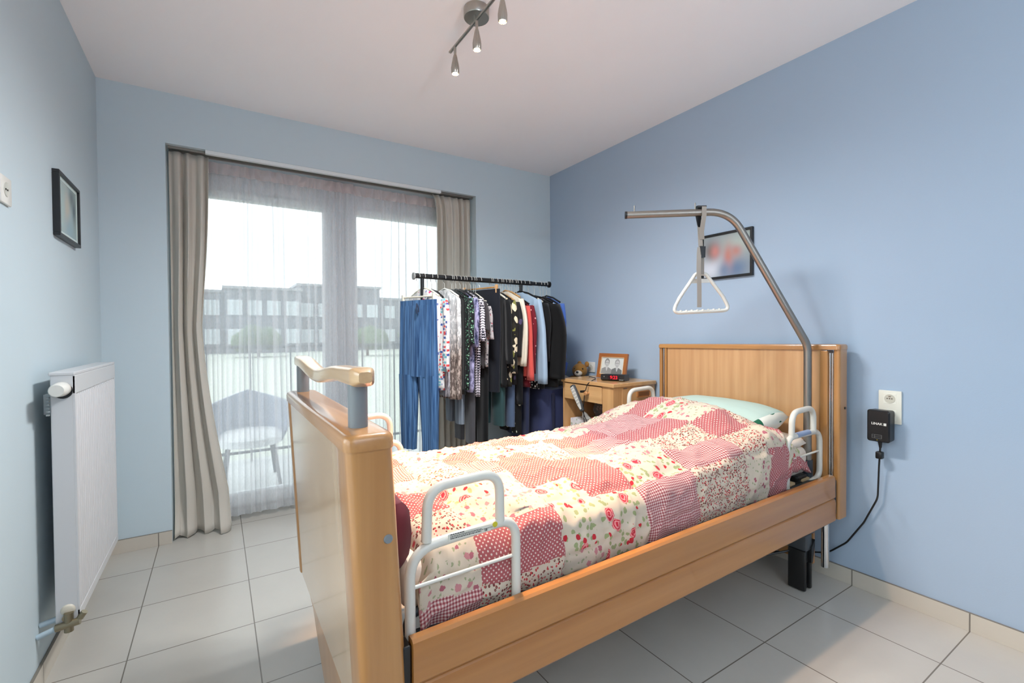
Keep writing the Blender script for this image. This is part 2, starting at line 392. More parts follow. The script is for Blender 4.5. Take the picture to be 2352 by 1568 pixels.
# window
win = bpy.data.objects.new('window_1', None); COL.objects.link(win); win.location = (1.30, .30, 0); struct(win)
Y0, Y1 = .27, .33
f = MB(); f.box((WX0, Y0, 2.155), (WX1, Y1, WZ)); f.box((WX0, Y0, 0), (WX1, Y1, .055)); f.box((WX0, Y0, .055), (.36, Y1, 2.155)); f.box((2.25, Y0, .055), (WX1, Y1, 2.155)); f.box((1.285, Y0, .055), (1.345, Y1, 2.155))
f.build('window_frame', M_PVC, win, False)
for x0, x1 in ((.36, 1.285), (1.345, 2.25)):
    s = MB(); s.box((x0+.002, Y0-.02, .058), (x0+.085, Y1-.01, 2.150), .005); s.box((x1-.085, Y0-.02, .058), (x1-.002, Y1-.01, 2.150), .005)
    s.box((x0+.085, Y0-.02, .058), (x1-.085, Y1-.01, .145), .005); s.box((x0+.085, Y0-.02, 2.10), (x1-.085, Y1-.01, 2.150), .005)
    sash = s.build('sash', M_PVC, win, False)
    MB().box((x0+.08, .295, .14), (x1-.08, .301, 2.105)).build('glass_pane', M_GLASS, sash, False)

fill_win = bpy.data.objects.new('fill_window', None); COL.objects.link(fill_win); fill_win.location = (-.05, -2.32, SZ0); struct(fill_win)  # added unseen window, brings fill daylight from the left
f = MB(); f.box((-.08, SY0, SZ0), (-.03, SY1, SZ0+.06)); f.box((-.08, SY0, SZ1-.06), (-.03, SY1, SZ1)); f.box((-.08, SY0, SZ0+.06), (-.03, SY0+.06, SZ1-.06)); f.box((-.08, SY1-.06, SZ0+.06), (-.03, SY1, SZ1-.06)); f.box((-.08, -2.35, SZ0+.06), (-.03, -2.29, SZ1-.06))
f.build('window_frame', M_PVC, fill_win, False)
MB().box((-.058, SY0+.05, SZ0+.05), (-.052, SY1-.05, SZ1-.05)).build('glass_pane', M_GLASS, fill_win, False)

# curtain rails in the recess
rl = thing('curtain_rail', 'slim grey double curtain track fixed under the window lintel', 'curtain rail', (1.30, .08, 2.30))
MB().box((WX0+.01, .035, 2.298), (WX1-.01, .055, WZ)).build('front_track', M_ALU, rl, False)
MB().box((.49, .003, 2.290), (2.01, .030, 2.3115)).build('white_fascia', plain('white_fascia_paint', (222, 228, 228), .5), rl, False)
MB().box((WX0+.01, .10, 2.298), (WX1-.01, .12, WZ)).build('rear_track', M_ALU, rl, False)

def curtain(x0t, x1t, x0b, x1b, yc, ztop, folds, amp, seed, pool=.0, lean=0, shape=None, zb=.012, nz=60, nx=220, thick=0):
    """pleated cloth: rows from top to bottom"""
    bm = bmesh.new(); rows = []; uvl = bm.loops.layers.uv.new('UVMap')
    rnd = random.Random(seed); ph = [rnd.uniform(0, 6.28) for _ in range(4)]
    for i in range(nz+1):
        v = i/nz; z = ztop + (zb-ztop)*v; row = []
        a0 = x0t+(x0b-x0t)*(v**1.5); a1 = x1t+(x1b-x1t)*(v**1.5)
        if shape: a0, a1 = shape(v, a0, a1)
        for j in range(nx+1):
            u = j/nx; uu = u + .018*math.sin(2*PI*u*2+ph[0]+v*1.2) + .010*math.sin(2*PI*u*5+ph[1]-v*2)
            w = math.sin(2*PI*folds*uu + .5*math.sin(3*v+ph[2]))
            w = math.copysign(abs(w)**.8, w)
            am = amp*(.45+.55*min(1, v*5))*(1+.35*math.sin(2*PI*uu*1.7+ph[3]))
            y = yc + w*am + .012*math.sin(v*5+u*4+ph[2])*v
            x = a0+(a1-a0)*u + .35*am*math.sin(4*PI*folds*uu)*v
            zz = z
            if pool and v > .9:
                t = (v-.9)/.1; y -= pool*t*t*(.6+.4*math.sin(7*u+ph[0])); zz = z + .01*math.sin(20*u)*t
            row.append(bm.verts.new((x, y, max(zz, .004))))
        rows.append(row)
    for i in range(nz):
        for j in range(nx):
            bm.faces.new((rows[i][j], rows[i][j+1], rows[i+1][j+1], rows[i+1][j]))
    m = MB(); m.bm.free(); m.bm = bm; return m
def shL(v, a0, a1):
    return a0, a1 - .035*math.sin(min(1, v*1.6)*PI)*0 + .0
c = curtain(.306, .505, .300, .600, .075, 2.292, 3.4, .028, 3, pool=.07, shape=lambda v, a, b: (a, b-.075*math.sin(PI*min(1, v/.9))*1.0 + .03*math.sin(PI*min(1, v*2.2))))
o = c.build('linen_curtain', M_CURT, None, True, 180); o.modifiers.new('t', 'SOLIDIFY').thickness = .003
tag(recenter(o, (.42, .075, 0)), 'long taupe linen curtain left of the voile, pooling on the floor', 'curtain', 'taupe linen curtains')
c = curtain(2.000, 2.295, 1.995, 2.290, .075, 2.292, 6.2, .024, 5, pool=.04, shape=lambda v, a, b: (a - .035*math.exp(-v*40), b))
o = c.build('linen_curtain', M_CURT, None, True, 180); o.modifiers.new('t', 'SOLIDIFY').thickness = .003
tag(recenter(o, (2.15, .075, 0)), 'long taupe linen curtain right of the voile, behind the clothes rack', 'curtain', 'taupe linen curtains')
for k, (a, b, fd, sd, yy, lab) in enumerate(((.40, 1.39, 15, 11, .165, 'white voile net curtain over the left window sash'), (1.17, 2.10, 13, 23, .19, 'white voile net curtain over the right sash, behind the clothes rack'))):
    root = thing('voile_curtain', lab, 'curtain', ((a+b)/2, yy, 0), 'white voile net curtains')
    curtain(a, b, a, b, yy, 2.225, fd, .017, sd, zb=.035, nx=420, nz=40).build('voile_panel', M_SHEER, root, True, 180)
    curtain(a, b, a, b, yy, 2.296, fd, .014, sd, zb=2.224, nx=420, nz=4).build('heading_tape', M_SHEERBAND, root, True, 180)

# ------------------------------------------------------------------ outside
ground = MB().box((-90, .43, -.40), (120, 140, -.31)).build('lawn', cloth('lawn_grass', (196, 202, 186), weave=60, var=.35), None, False)
tag(ground, 'pale green lawn beyond the terrace railing', 'lawn', kind='stuff')
struct(MB().box((-3, .42, -.30), (6, 2.0, -.03)).build('terrace', plain('terrace_paving', (196, 198, 196), .7, var=.1), None, False))
struct(MB().box((-90, -140, -.35), (-.1, .42, -.30)).build('bounce_ground', plain('bounce_paving', (200, 198, 192), .8), None, False))  # unseen ground, made pale to bounce light up to the ceiling
ra = thing('balcony_railing', 'thin grey metal terrace railing seen through the voile', 'railing', (1.3, 1.9, -.03))
MB().box((-3, 1.88, 1.075), (6, 1.92, 1.105)).build('top_rail', M_DGREY, ra, False)
MB().box((-3, 1.89, .05), (6, 1.91, .075)).build('bottom_rail', M_DGREY, ra, False)
for k in range(13):
    x = -1.0+k*.36
    MB().box((x, 1.893, -.03), (x+.012, 1.907, 1.076)).build('baluster', M_DGREY, ra, False)
# tub garden chair
gc = thing('garden_chair', 'pale rounded tub chair standing on the terrace behind the voile', 'chair', (.76, 1.15, -.03))
sh = MB(); rings = []
for i in range(13):
    v = i/12; r = .24+.09*math.sin(v*PI*.6); ring = []
    for k in range(25):
        a = -PI*.12+ (1.24*PI)*k/24
        ring.append((.76+math.cos(a)*r, 1.15+math.sin(a)*r, .30+v*.42*(1-.25*abs(math.cos(a)))))
    rings.append(ring)
sh.ring_loft(rings, close=False, caps=False); so = sh.build('shell', plain('grey_wicker', (150, 156, 170), .7), gc); so.modifiers.new('t', 'SOLIDIFY').thickness = .02
MB().lathe([(0, .30), (.24, .30), (.25, .36), (.2, .40), (0, .41)], (.76, 1.15, 0)).build('seat_cushion', plain('pale_cushion', (215, 215, 215), .8), gc)
for sx_, sy_ in ((-1, -1), (1, -1), (-1, 1), (1, 1)):
    MB().cyl((.76+sx_*.16, 1.15+sy_*.16, .31), (.76+sx_*.2, 1.15+sy_*.2, -.03), .013).build('leg', M_DGREY, gc)
# apartment blocks
M_BRICK = plain('grey_brown_brick', (116, 120, 128), .85, var=.15); M_WINW = plain('distant_window_white', (196, 204, 208), .3)
M_SLABG = plain('pale_concrete_band', (150, 152, 156), .7)
def block(x0, x1, y0, y1, h, label, wins, rows=2):
    b = thing('apartment_block', label, 'building', ((x0+x1)/2, (y0+y1)/2, -.3), 'flat-roofed apartment blocks outside')
    MB().box((x0, y0, -.3), (x1, y1, h)).build('wall', M_BRICK, b, False)
    MB().box((x0-.15, y0-.15, h), (x1+.15, y1, h+.22)).build('flat_roof', M_SLABG, b, False)
    for i in range(wins):
        for j in range(rows):
            cx = x0+(i+.5)*(x1-x0)/wins; z = .5+j*2.5
            w = MB().box((cx-.55, y0-.06, z), (cx+.55, y0+.0, z+1.3)).build('window', M_WINW, b, False)
    return b
block(-6.0, 1.1, 44, 52, 4.95, 'far left low grey brick block with a flat roof', 4)
block(1.12, 7.1, 43, 52, 5.25, 'long grey brick block behind the left voile', 4)
block(7.12, 14.9, 45, 53, 5.95, 'tallest grey brick block, middle of the skyline', 5)
block(15.2, 30, 46, 54, 4.95, 'lowest grey brick block at the right end of the skyline', 7)
rt = random.Random(3)
for i, (x, y) in enumerate(((-3, 30), (3.0, 34), (9.8, 31), (13.5, 29))):
    tr = thing('round_bush', ['low rounded green bush at the far left of the lawn', 'rounded green bush before the long brick block', 'rounded green bush before the tallest block', 'rounded green bush at the right of the lawn'][i], 'bush', (x, y, -.3), 'bushes on the lawn')
    m = MB()
    for k in range(14): m.ell((x+rt.uniform(-1, 1), y+rt.uniform(-1, 1), .52+rt.uniform(0, .8)), (rt.uniform(.4, .8),)*3, 2)
    m.build('foliage', plain('bush_leaf', (96, 118, 84), .8, var=.4), tr)
    MB().cyl((x, y, -.3), (x, y, .5), .1).build('stem', plain('bark', (90, 76, 62), .8), tr)

# ------------------------------------------------------------------ bed
BED_T = lambda x: (x-.885)*.0165           # the bed frame rises slightly towards the head
def fb_xf(p):                              # footboard leans out a little
    return Vector((p.x - (p.z-.40)*.050, p.y, p.z))
bed = thing('hospital_bed', 'beech adjustable care bed with white grab rails and a lifting pole', 'bed', (1.85, -1.84, 0))
FX0, FX1, FY0, FY1 = .782, .884, -2.34, -1.375
def rrect(x0, x1, y0, y1, r, z, seg=6):
    out = []
    for cx, cy, a0 in ((x1-r, y1-r, 0), (x0+r, y1-r, PI/2), (x0+r, y0+r, PI), (x1-r, y0+r, 1.5*PI)):
        for k in range(seg+1):
            a = a0+PI/2*k/seg; out.append((cx+r*math.cos(a), cy+r*math.sin(a), z))
    return out
fb = thing; footb = bpy.data.objects.new('footboard', None); COL.objects.link(footb); footb.parent = bed; footb.location = Vector((.83, -1.86, 0))-Vector(bed.location)
m = MB(); m.ring_loft([rrect(FX0, FX1, FY0, FY0+.115, .022, z) for z in (.30, .953)]); m.build('end_post', M_WZ, footb, xf=fb_xf)
m = MB(); m.ring_loft([rrect(FX0, FX1, FY1-.06, FY1, .022, z) for z in (.30, .953)]); m.build('end_post', M_WZ, footb, xf=fb_xf)
MB().box((FX0+.004, FY0+.113, .30), (FX1-.006, FY1-.058, .953)).build('panel', wood('Z', (214, 184, 150), .18), footb, False, xf=fb_xf)  # panel base paler than the posts, standing in for glare
m = MB(); m.ring_loft([rrect(FX0-.003+d, FX1+.003-d, FY0-.003+d, FY1+.003-d, .024, z) for z, d in ((.9535, .0), (.974, .0), (.981, .002), (.986, .006), (.988, .012))]); m.build('top_cap', M_WY, footb, xf=fb_xf)
m = MB(); m.prism([(FX0+.012, FY0+.06, .30), (FX0+.012, -1.43, .30), (FX0+.012, -1.60, .25), (FX0+.012, -1.66, .17), (FX0+.012, -1.72, .10), (FX0+.012, -1.80, .02), (FX0+.012, FY0+.06, .02)], (.03, 0, 0)); m.build('lower_panel', M_WZ, footb, False, xf=fb_xf)
MB().lathe([(0, -.004), (.008, -.004), (.010, -.001), (.010, .004), (0, .004)], (.840, FY0-.0005, .756), 'Y').build('cover_cap', M_GREYP, footb, xf=None)
for yy in (-1.425, -2.235):
    m = MB(); m.ring_loft([rrect(.805-.021, .805+.021, yy-.024, yy+.024, .020, z) for z in (.986, 1.088)]); m.build('handle_post', M_GREYP, footb)
m = MB(); rings = []
for i in range(41):
    u = i/40; y = -1.375 + (-2.305+1.375)*u; s_ = math.sin(PI*min(1, max(0, (u-.06)/.74))); dip = -.026*s_**2 if .06 < u < .8 else 0
    x = .805+.004*0; hw = .026 if (u < .1 or u > .76) else .021+.005*abs(math.cos(PI*(u-.1)/.66)); zt = 1.122+dip+(.006*max(0, (u-.8)/.2)); zb = 1.084+dip*1.15
    e = (1-max(0, (abs(u-.5)-.475)/.025)**2*.45)
    zc = (zt+zb)/2; hh = (zt-zb)/2
    rings.append([(x+hw*e*math.copysign(abs(math.cos(a))**.45, math.cos(a)), y, zc+hh*e*math.copysign(abs(math.sin(a))**.45, math.sin(a))) for a in [2*PI*(k+.5)/36 for k in range(36)]])
m.ring_loft(rings); m.build('handle_bar', wood('Y', (218, 184, 140), .3), footb, angle=50)
# headboard
headb = bpy.data.objects.new('headboard', None); COL.objects.link(headb); headb.parent = bed; headb.location = Vector((2.97, -1.83, 0))-Vector(bed.location)
HX0, HX1, HY0, HY1 = 2.93, 3.012, -2.342, -1.312
M_HW = wood('Z', (216, 170, 122)); m = MB(); m.box((HX0+.006, HY0+.08, .33), (HX1-.01, HY1-.065, 1.118)); m.build('panel', M_HW, headb, False)
m = MB(); m.ring_loft([rrect(HX0+.004, HX1, HY0, HY0+.028, .010, z) for z in (.335, 1.116)]); m.build('end_post', M_WZ, headb)
m = MB(); m.ring_loft([rrect(HX0+.004, HX1, HY1-.020, HY1, .008, z) for z in (.335, 1.104)]); m.build('end_post', M_WZ, headb)
MB().box((HX0, HY0+.050, .34), (HX1-.02, HY0+.082, 1.112), .003).build('edge_strip', M_WZ, headb, False)
MB().box((HX0, HY1-.062, .34), (HX1-.02, HY1-.046, 1.106), .003).build('edge_strip', M_WZ, headb, False)
for y0 in (HY0+.029, HY1-.045):
    q = MB(); q.box((HX0+.020, y0, .34), (HX0+.03, y0+.022, 1.10)); q.cyl((HX0+.016, y0+.006, .34), (HX0+.016, y0+.006, 1.10), .0045, 10); q.cyl((HX0+.016, y0+.017, .34), (HX0+.016, y0+.017, 1.10), .0045, 10)
    q.build('chrome_guide_rail', M_CHROME, headb)
m = MB(); m.ring_loft([[Vector(p)+Vector((0, 0, (p[1]-HY1)*-.012)) for p in rrect(HX0-.004+d, HX1+.003-d, HY0-.003+d, HY1+.003-d, .016, z)] for z, d in ((1.104, 0), (1.121, 0), (1.127, .003), (1.129, .008))]); m.build('top_cap', M_WY, headb)
MB().lathe([(0, -.002), (.006, -.002), (.006, .003), (0, .003)], (2.985, HY0-.0005, .845), 'Y').build('cover_cap', M_BLACK, headb)
MB().box((2.925, -2.235, .09), (2.942, -1.45, .33)).build('lower_panel', M_WZ, headb, False)
MB().cyl((2.955, -2.275, .085), (2.955, -2.275, .345), .017).build('support_tube', M_CHROME, headb)
# side rail
def plank(x0, x1, z0, z1, y0, y1, name='side_rail_board'):
    prof = []
    for a, b in ((y0+.004, z0), (y0, z0+.006), (y0+.001, z0+.5*(z1-z0)), (y0, z1-.02), (y0+.003, z1-.006), (y0+.010, z1), (y1-.004, z1), (y1, z1-.004), (y1, z0)): prof.append((a, b))
    m = MB(); m.ring_loft([[(x, a, b+BED_T(x)) for a, b in prof] for x in (x0, x0+.004, x1-.004, x1)]); return m.build(name, M_RAILW, bed, angle=25)
M_RAILW = wood('X', (178, 120, 58))
plank(.893, 2.890, .410, .512, -2.345, -2.312); plank(.893, 2.894, .305, .4075, -2.345, -2.312)
plank(.893, 2.890, .410, .512, -1.385, -1.365)
# frame under the mattress
m = MB(); m.box((.90, -2.30, .44), (2.88, -2.262, .485)); m.box((.90, -1.42, .44), (2.88, -1.388, .485))
for x in (1.0, 1.45, 1.9, 2.35, 2.8): m.box((x, -2.265, .445), (x+.04, -1.41, .475))
m.build('steel_frame', M_DGREY, bed, False, xf=lambda p: Vector((p.x, p.y, p.z+BED_T(p.x))))
m = MB()
for i in range(15):
    x = .98+i*.128; m.box((x, -2.262, .487), (x+.06, -1.42, .497))
m.build('slats', plain('birch_slat', (196, 170, 130), .5), bed, False, xf=lambda p: Vector((p.x, p.y, p.z+BED_T(p.x))))
MB().tube(fillet([(.985, -2.25, .535), (.918, -2.25, .515), (.905, -2.25, .470), (.97, -2.25, .445), (1.06, -2.25, .452)], .03, 6), .011, 12).build('mattress_stop_hoop', M_DGREY, bed)
MB().box((.872, -2.335, .30), (.892, -2.290, .50), .004).build('rail_bracket', M_BLACK, bed, False)
MB().box((2.892, -2.335, .36), (2.925, -2.300, .52), .004).build('rail_bracket', M_BLACK, bed, False)
MB().box((2.74, -2.255, .515), (2.83, -2.19, .545), .01).build('mattress_clamp', M_BLACK, bed, False)
# lifting column and bottom chassis
m = MB(); m.box((1.25, -1.95, .06), (1.31, -1.55, .10)); m.box((2.25, -1.90, .06), (2.31, -1.55, .10)); m.box((1.25, -1.85, .06), (2.31, -1.80, .10)); m.box((1.32, -1.9, .10), (1.40, -1.76, .44)); m.box((2.20, -1.9, .10), (2.28, -1.76, .44))
m.build('chassis', M_DGREY, bed, False)
for x in (1.28, 2.28):
    for y in (-1.90, -1.55):
        MB().lathe([(0, -.015), (.03, -.015), (.03, .015), (0, .015)], (x, y, .031), 'Y').build('castor_wheel', M_BLACK, bed)
# black castor bracket at the head end
cb = MB(); cb.box((2.80, -2.262, .185), (2.862, -2.175, .262), .008); cb.box((2.835, -2.24, .24), (2.93, -2.16, .256), .003)
cbo = cb.build('lifting_bracket', plain('charcoal_bracket', (66, 70, 74), .4), bed)
w = MB(); w.box((2.792, -2.262, .004), (2.812, -2.185, .19), .006); w.box((2.842, -2.262, .004), (2.862, -2.185, .19), .006); w.box((2.812, -2.255, .13), (2.842, -2.20, .19), .004); w.box((2.812, -2.25, .004), (2.842, -2.20, .03), .004)
w.prism([(2.842, -2.268, .20), (2.872, -2.268, .232), (2.872, -2.268, .20), (2.852, -2.268, .13), (2.838, -2.268, .13)], (0, .02, 0)); w.build('foot_fork', M_BLACK, bed)
MB().cyl((2.60, -2.10, .19), (2.84, -2.21, .225), .006).build('pull_rod', M_CHROME, bed)
MB().tube(fillet([(2.62, -2.0, .10), (2.72, -2.12, .14), (2.79, -2.19, .17), (2.85, -2.2, .17)], .05), .005, 8).build('bed_cable', M_BLACK, bed)

# grab rails
def grab(y, xa, xb, za, zb_, hx0, hx1, hz, bar, label=None, sticker=None, loop=False):
    g = bpy.data.objects.new('grab_rail', None); COL.objects.link(g); g.parent = bed; g.location = Vector(((xa+xb)/2, y, za))-Vector(bed.location)
    if loop: p = fillet([(xa, y, za), (xa, y, zb_), (xb, y, zb_), (xb, y, za+.02), (xb-.10, y, za+.005), (xb-.16, y, za+.0)], [0, .06, .06, .045, 0, 0], 8)
    else: p = fillet([(xa, y, za), (xa, y, zb_-.012), (xb, y, zb_+.004), (xb, y, za+.02)], [0, .075, .055, 0], 8)
    MB().tube(p, .0125, 16).build('lower_hoop', M_TUBE, g)
    p = fillet([(hx0, y, zb_), (hx0+.005, y, hz-.004), (hx1, y, hz+.004), (hx1, y, zb_)], [0, .055, .055, 0], 8)
    MB().tube(p, .0125, 16).build('hand_hoop', M_TUBE, g)
    MB().cyl((xa, y, bar), (xb, y, bar+.006), .0045, 10).build('cross_bar', M_TUBE, g)
    if sticker == 'cream':
        lb = MB().box((hx0+.05, y-.0135, zb_-.008), (hx1-.035, y-.0125, zb_+.009)).build('information_label', plain('cream_label_paper', (216, 212, 198), .5), g, False); lb['label'] = 'pale printed label with CE mark'
        pr = MB(); rq = random.Random(5)
        for r_, (z_, hh, x_end) in enumerate(((.0065, .0022, .035), (.0028, .0011, .085), (.0003, .0011, .118), (-.0035, .0020, .085))):
            xx = hx0+.056
            while xx < hx0+.056+x_end:
                wd = rq.uniform(.002, .006); pr.box((xx, y-.0139, zb_+z_), (xx+wd, y-.0134, zb_+z_+hh)); xx += wd+.0012
        pr.build('label_print', M_INK, g, False)
        text_mesh('label_print', 'CE', .0065, M_INK, g, ((hx0+.150), y-.0139, zb_-.0030), (1, 0, .02), (0, 0, 1), align='LEFT', bold=True)
        MB().lathe([(0, 0), (.007, 0), (.007, .001), (0, .001)], (hx1-.022, y-.0138, zb_+.005), 'Y').build('yellow_sticker', plain('yellow_sticker', (196, 186, 40), .4), g)
    if sticker == 'blue':
        MB().cyl((hx0+.035, y, zb_+.001), (hx1-.045, y, zb_+.003), .0131, 16).build('blue_label', plain('pale_blue_label', (140, 156, 184), .45), g)
    return g
grab(-2.297, .903, 1.197, .470, .708, .945, 1.148, .838, .607, sticker='cream')
grab(-2.262, 2.632, 2.925, .500, .735, 2.672, 2.866, .846, .634, sticker='blue', loop=True)
grab(-1.375, .905, 1.20, .480, .738, .945, 1.152, .857, .62)
grab(-1.375, 2.505, 2.86, .500, .742, 2.592, 2.805, .862, .63)
# lifting pole (trapeze)
D = Vector((-.766, .643, 0)); PB = Vector((2.87, -2.235, 0))
P = lambda s, z: PB + D*s + Vector((0, 0, z))
pole = bpy.data.objects.new('lifting_pole', None); COL.objects.link(pole); pole.parent = bed; pole.location = Vector((2.87, -2.235, .45))-Vector(bed.location)
MB().tube(fillet([P(0, .46), P(0, 1.135), P(.345, 1.775), P(.825, 1.777)], [0, .14, .17, 0], 14), .0172, 20).build('pole_tube', M_ALU, pole)
MB().cyl(P(.825, 1.777), P(.835, 1.777), .018).build('end_cap', M_BLACK, pole)
for s_ in (.79, .505): MB().cyl(P(s_, 1.79), P(s_, 1.822), .0035, 10).build('stop_peg', M_ALU, pole)
MB().cyl(P(0, .44), P(0, .60), .0225).build('pole_socket', M_DGREY, pole)

# trapeze grip hanging from the pole
gp = P(.478, 0); R_ = Vector((.844, -.535, 0)); V_ = Vector((.535, .844, 0))
gr = thing('trapeze_grip', 'white triangular hand grip hanging on a grey strap from the lifting pole', 'grip', gp+Vector((0, 0, 1.28)))
G = lambda a, z, v=0: gp + R_*a + V_*v + Vector((0, 0, z))
tri = fillet([G(-.142, 1.296), G(.142, 1.306), G(.030, 1.478), G(-.026, 1.478)], [.03, .034, .02, .02], 6, closed=True)
tri = fillet([G(-.140, 1.294), G(.140, 1.306), G(.105, 1.372), G(.022, 1.482), G(-.026, 1.482), (G(-.105, 1.366))], [.032, .036, .05, .02, .02, .05], 6, closed=True)
MB().tube(tri, .0085, 14, closed=True).build('triangle_handle', M_TUBE, gr)
m = MB()
for k in range(8): m.ell(G(-.098+k*.0265, 1.296+.006+.0011*k), (.0075, .0075, .0065), 2)
m.build('finger_bumps', M_TUBE, gr)
MB().prism([G(-.048, 1.458, -.003), G(.048, 1.458, -.003), G(.060, 1.440, -.003), G(-.060, 1.436, -.003)], V_*.006).build('handle_web', M_TUBE, gr, False)
MSTR = plain('grey_webbing', (150, 143, 134), .8)
def strap(pts, w=.021, name='strap', th=.0018):
    m = MB(); rings = []
    for a, z, v in pts: rings.append([G(a-w/2, z, v), G(a+w/2, z, v), G(a+w/2, z, v+th), G(a-w/2, z, v+th)])
    m.ring_loft(rings); return m.build(name, MSTR, gr, angle=30)
strap([(.008, 1.800, -.018), (.006, 1.76, -.024), (.001, 1.72, -.02), (-.002, 1.68, -.014), (.002, 1.645, -.01)])
strap([(.0, 1.800, .018), (0, 1.76, .022), (-.004, 1.70, .006), (-.006, 1.645, -.006), (-.004, 1.61, -.006)])
strap([(.008, 1.801, -.019), (.006, 1.8025, 0), (.0, 1.801, .019)])
strap([(.0, 1.61, -.01), (.0, 1.55, -.012), (.0, 1.478, -.010)])
strap([(-.012, 1.607, -.012), (-.018, 1.57, -.020), (-.020, 1.50, -.022), (-.018, 1.42, -.024), (-.018, 1.32, -.024)])
m = MB(); m.prism([G(-.022, 1.762, .008), G(.004, 1.762, .008), G(.012, 1.69, .008), (G(-.008, 1.69, .008))], V_*.006); m.prism([G(-.022, 1.806, -.012), G(.022, 1.806, -.012), G(.022, 1.797, -.012), G(-.022, 1.797, -.012)], V_*.03)
m.build('black_buckle', M_BLACK, gr, False)
m = MB(); m.prism([G(-.010, 1.612, -.020), G(.014, 1.610, -.020), G(.012, 1.558, -.020), G(-.008, 1.556, -.020)], V_*.014); m.build('cam_buckle', M_BLACK, gr, False)

# ------------------------------------------------------------------ mattress, duvet, pillow, throw
def softbox(x0, x1, y0, y1, z0, z1, r, nz=1, xf=None, name='m', mat=None, bulge=0):
    rings = []; n = 10
    for k in range(n+1):
        a = -PI/2+PI*k/n; ins = r*(1-math.cos(a)); z = (z0+r + r*math.sin(a)) if a <= 0 else (z1-r+r*math.sin(a))
        rings.append([(p[0], p[1], z+BED_T(p[0])) for p in rrect(x0+ins, x1-ins, y0+ins, y1-ins, max(.012, r*1.2), z, 6)])
        if k == n//2: rings.append([(p[0], p[1], z1-r+BED_T(p[0])) for p in rrect(x0+ins-bulge, x1-ins+bulge, y0+ins-bulge, y1-ins+bulge, max(.012, r*1.2), z1, 6)])
    m = MB(); m.ring_loft(rings); return m
mo = softbox(.912, 2.885, -2.238, -1.425, .500, .632, .035).build('mattress', M_MATT, None, angle=60)
tag(recenter(mo, (1.90, -1.83, .50)), 'cream covered foam mattress lying on the bed frame', 'mattress')
mc = MB(); mc.ell((2.86, -2.05, .60), (.05, .2, .075), 3)
mc.bm.free()

def smooth(a, b, x):
    t = min(1, max(0, (x-a)/(b-a))); return t*t*(3-2*t)
def duvet_top(x, y):
    pts = ((.93, .685), (1.3, .70), (1.8, .695), (2.1, .715), (2.3, .75), (2.48, .79), (2.62, .765), (2.70, .70), (2.8, .66))
    z = pts[0][1]
    for (a, za), (b, zb) in zip(pts, pts[1:]):
        if x >= a: z = za+(zb-za)*smooth(a, b, x)
    z += .055*math.exp(-((x-2.47)/.19)**2-((y+1.83)/.30)**2)
    z -= .035*smooth(-2.1, -2.27, y)*smooth(2.3, 1.6, x)
    z += .022*math.exp(-((y+1.85)/.3)**2)
    return z
COLS = [.965, 1.10, 1.235, 1.375, 1.54, 1.74, 2.01, 2.31, 2.47, 2.62, 2.82]
ROWT = [0, .068, .205, .335, .475, .615, .755, .895, 1.035, 1.175, 1.6]
PAT = ['GDDSRGDSPP',
       'SPPRRGDSPR',
       'DSSRPRGDSP',
       'PRSPPSDPDR',
       'SDGPDGPSRG',
       'GSPRSPGRDS',
       'PSRDPSGPSP',
       'GRSPGRDSPR',
       'RPGDSPRGSD',
       'SDRPRSGDPS']
YN, YF, RC = -2.262, -1.40, .065
